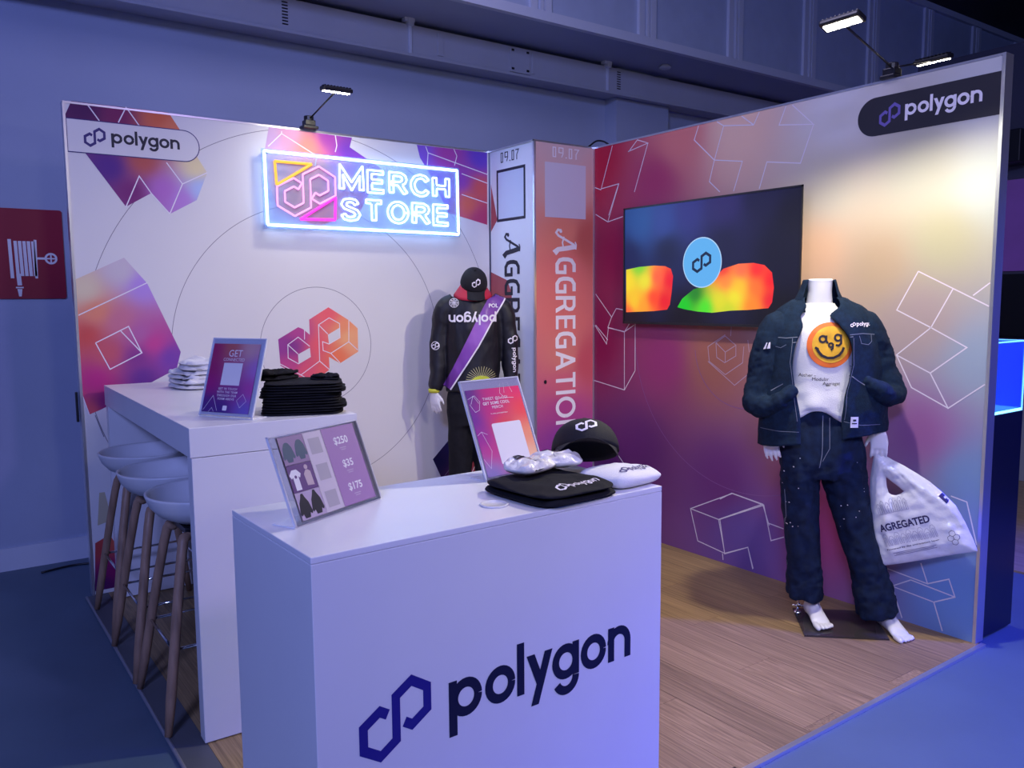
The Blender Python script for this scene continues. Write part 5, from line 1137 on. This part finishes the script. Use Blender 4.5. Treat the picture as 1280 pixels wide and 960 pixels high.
js = MB().zloft(dens([(.955, .0, 0, .165, .115, 2.3), (1.05, .005, 0, .165, .115, 2.3), (1.2, .010, 0, .168, .115, 2.3), (1.35, .012, 0, .176, .118, 2.3), (1.45, .012, 0, .168, .105, 2.2), (1.52, .012, .0, .130, .085, 2.1), (1.56, .012, .0, .088, .070, 2), (1.585, .012, 0, .068, .062, 2)], 3), 40)
js.tube(dens([(-.10, 0, 1.50), (-.165, 0, 1.455), (-.190, 0, 1.35), (-.205, .0, 1.20), (-.212, -.01, 1.07), (-.228, -.02, .965)], 3), [.06]*3+[.062]*3+[.056]*3+[.052]*3+[.047]*3+[.038], 22)
js.tube(dens([(.12, 0, 1.505), (.190, 0, 1.46), (.222, 0, 1.35), (.238, .0, 1.20), (.240, -.01, 1.07), (.242, -.02, .965)], 3), [.06]*3+[.062]*3+[.056]*3+[.050]*3+[.045]*3+[.037], 22)
M_jer = mat('black_jersey', (.010, .010, .016), .5, bump=.15, bscale=300, spec=.4)
jo2 = js.build('jersey', M_jer, ml); remesh(jo2, .0075, 4, .5); wrinkle(jo2, .008, (11, 11, 5), 61); wrinkle(jo2, .0035, (25, 25, 12), 71)
TJ2 = bvh(jo2)
def fz(P): return [(u, z+(1.517-z)*.02) for u, z in P]
M_sash = gradient_mat('sash_violet', [((.15,-.1,1.5),(120,70,150)),((.05,-.1,1.3),(150,95,180)),((-.05,-.1,1.15),(125,70,160)),((-.14,-.1,.98),(105,50,135)),((.18,-.1,1.55),(90,50,120))], gain=1.2, rough=.35)
sx_ = fz([(.098, 1.515), (.150, 1.560), (.222, 1.545), (.12, 1.375), (.04, 1.23), (-.135, .958), (-.178, .985), (-.12, 1.09), (-.03, 1.27), (.05, 1.43)])
drape('sash', poly2(sx_), TJ2, BF, M_sash, jo2, .003, .012); drape('sash_edge', stroke2(fz([(.222, 1.545), (.12, 1.375), (.04, 1.23), (-.135, .958)]), .009), TJ2, BF, M_wline, jo2, .0045, .012)
drape('wordmark', xf2(fit2(WM, -.145, -.040, .145, .042), 1, None, .006, 1.405, PI), TJ2, BF, M_wline, jo2, .0055, .01)
drape('chest_emblem', join2(arc2(-.105, 1.497, .027, 0, 360, .003, 24), arc2(-.105, 1.497, .018, 0, 360, .002, 20), arc2(-.105, 1.497, .010, 0, 360, .002, 16), *[stroke2([(-.105-.027*math.cos(a), 1.497-.027*math.sin(a)), (-.105+.027*math.cos(a), 1.497+.027*math.sin(a))], .002) for a in (0, PI/4, PI/2, 3*PI/4)]), TJ2, BF, M_wline, jo2, .004, .008)
drape('lettering', xf2(text2('POL', .032, .03), 1, None, .105, 1.468), TJ2, BF, M_wline, jo2, .0055, .008)
rays = [stroke2([(.055+.025*math.cos(a), 1.028+.022*math.sin(a)), (.055+.095*math.cos(a), 1.028+.085*math.sin(a))], .0022) for a in [PI*(.03+.94*i/16) for i in range(17)]]
drape('burst', join2(*rays), TJ2, BF, mat('burst_cream', (.75,.72,.35), .6), jo2, .004, .01)
drape('burst_core', ([(-.03, 1.0), (.14, 1.0), (.12, 1.03), (.09, 1.05), (.055, 1.058), (.02, 1.05), (-.01, 1.03)], [tuple(range(7))]), TJ2, BF, mat('burst_yellow', (.62, .70, .05), .6), jo2, .005, .01)
drape('sleeve_emblem', join2(arc2(-.222, 1.238, .024, 0, 360, .004, 24), xf2(EM, .012, None, -.222, 1.238)), TJ2, BF, M_wline, jo2, .004, .008)
drape('sleeve_lettering', xf2(fit2(WM, 0, 0, .15, .034), 1, None, .243, 1.22, -PI/2), TJ2, BF, M_wline, jo2, .004, .008)
drape('sleeve_mark', xf2(EM, .016, None, .252, 1.27), TJ2, BF, M_wline, jo2, .004, .008)
for s_ in (-1, 1):
    cx_ = .235*s_ if s_ < 0 else .243; MB().tube([(cx_, -.02, .972), (cx_, -.02, .948)], [.0365, .034], 20).build('cuff', mat('cuff_yellow', (.62, .62, .05), .6), jo2, True)
rc = MB().rings([[Vector((.012+rx*math.cos(2*PI*k/40), ry*math.sin(2*PI*k/40)-.004, z+.035*math.sin(2*PI*k/40))) for k in range(40)] for rx, ry, z in ((.118, .100, 1.542), (.105, .092, 1.560), (.082, .076, 1.590), (.068, .066, 1.612), (.062, .060, 1.600))], False).build('collar', mat('collar_red', (.50, .012, .045), .6), jo2, True); solid(rc, .003)
tr_ = MB().zloft([(.74, .0, 0, .150, .104, 2.6), (.82, .0, 0, .160, .112, 2.4), (.90, .0, 0, .158, .105, 2.3), (.965, .0, 0, .150, .10, 2.2)], 36)
tr_.tube([(-.075, 0, .90), (-.080, .005, .60), (-.085, .02, .30), (-.088, .03, .10)], [(.080,.095), (.074,.085), (.070,.08), (.068,.078)], 24, True, (0,1,0)).tube([(.075, 0, .90), (.078, .005, .60), (.082, .02, .30), (.082, .03, .10)], [(.080,.095), (.074,.085), (.070,.08), (.068,.078)], 24, True, (0,1,0))
to_ = tr_.build('trousers', M_blackcloth, ml); remesh(to_, .009, 5, .5); wrinkle(to_, .009, (12, 12, 5), 81)
MB().box(-.18, .18, -.16, .17, .0005, .008).build('base_plate', gb, ml)
MB().tube([(-.14, .08, .008), (-.14, .08, .16)], .006, 10).build('support_rod', M_chrome, ml, True)
c2 = cap('baseball_cap', 1, 'black baseball cap with white emblem hung over the neck of the jersey mannequin')
c2.scale = (.98, .98, 1.0); c2.location = (2.12+.017*.853+.022*.522-.01, -.38-.017*.522+.0*.853, 1.612); c2.rotation_euler = (.62, 0, math.atan2(-.52, .85)+.12)
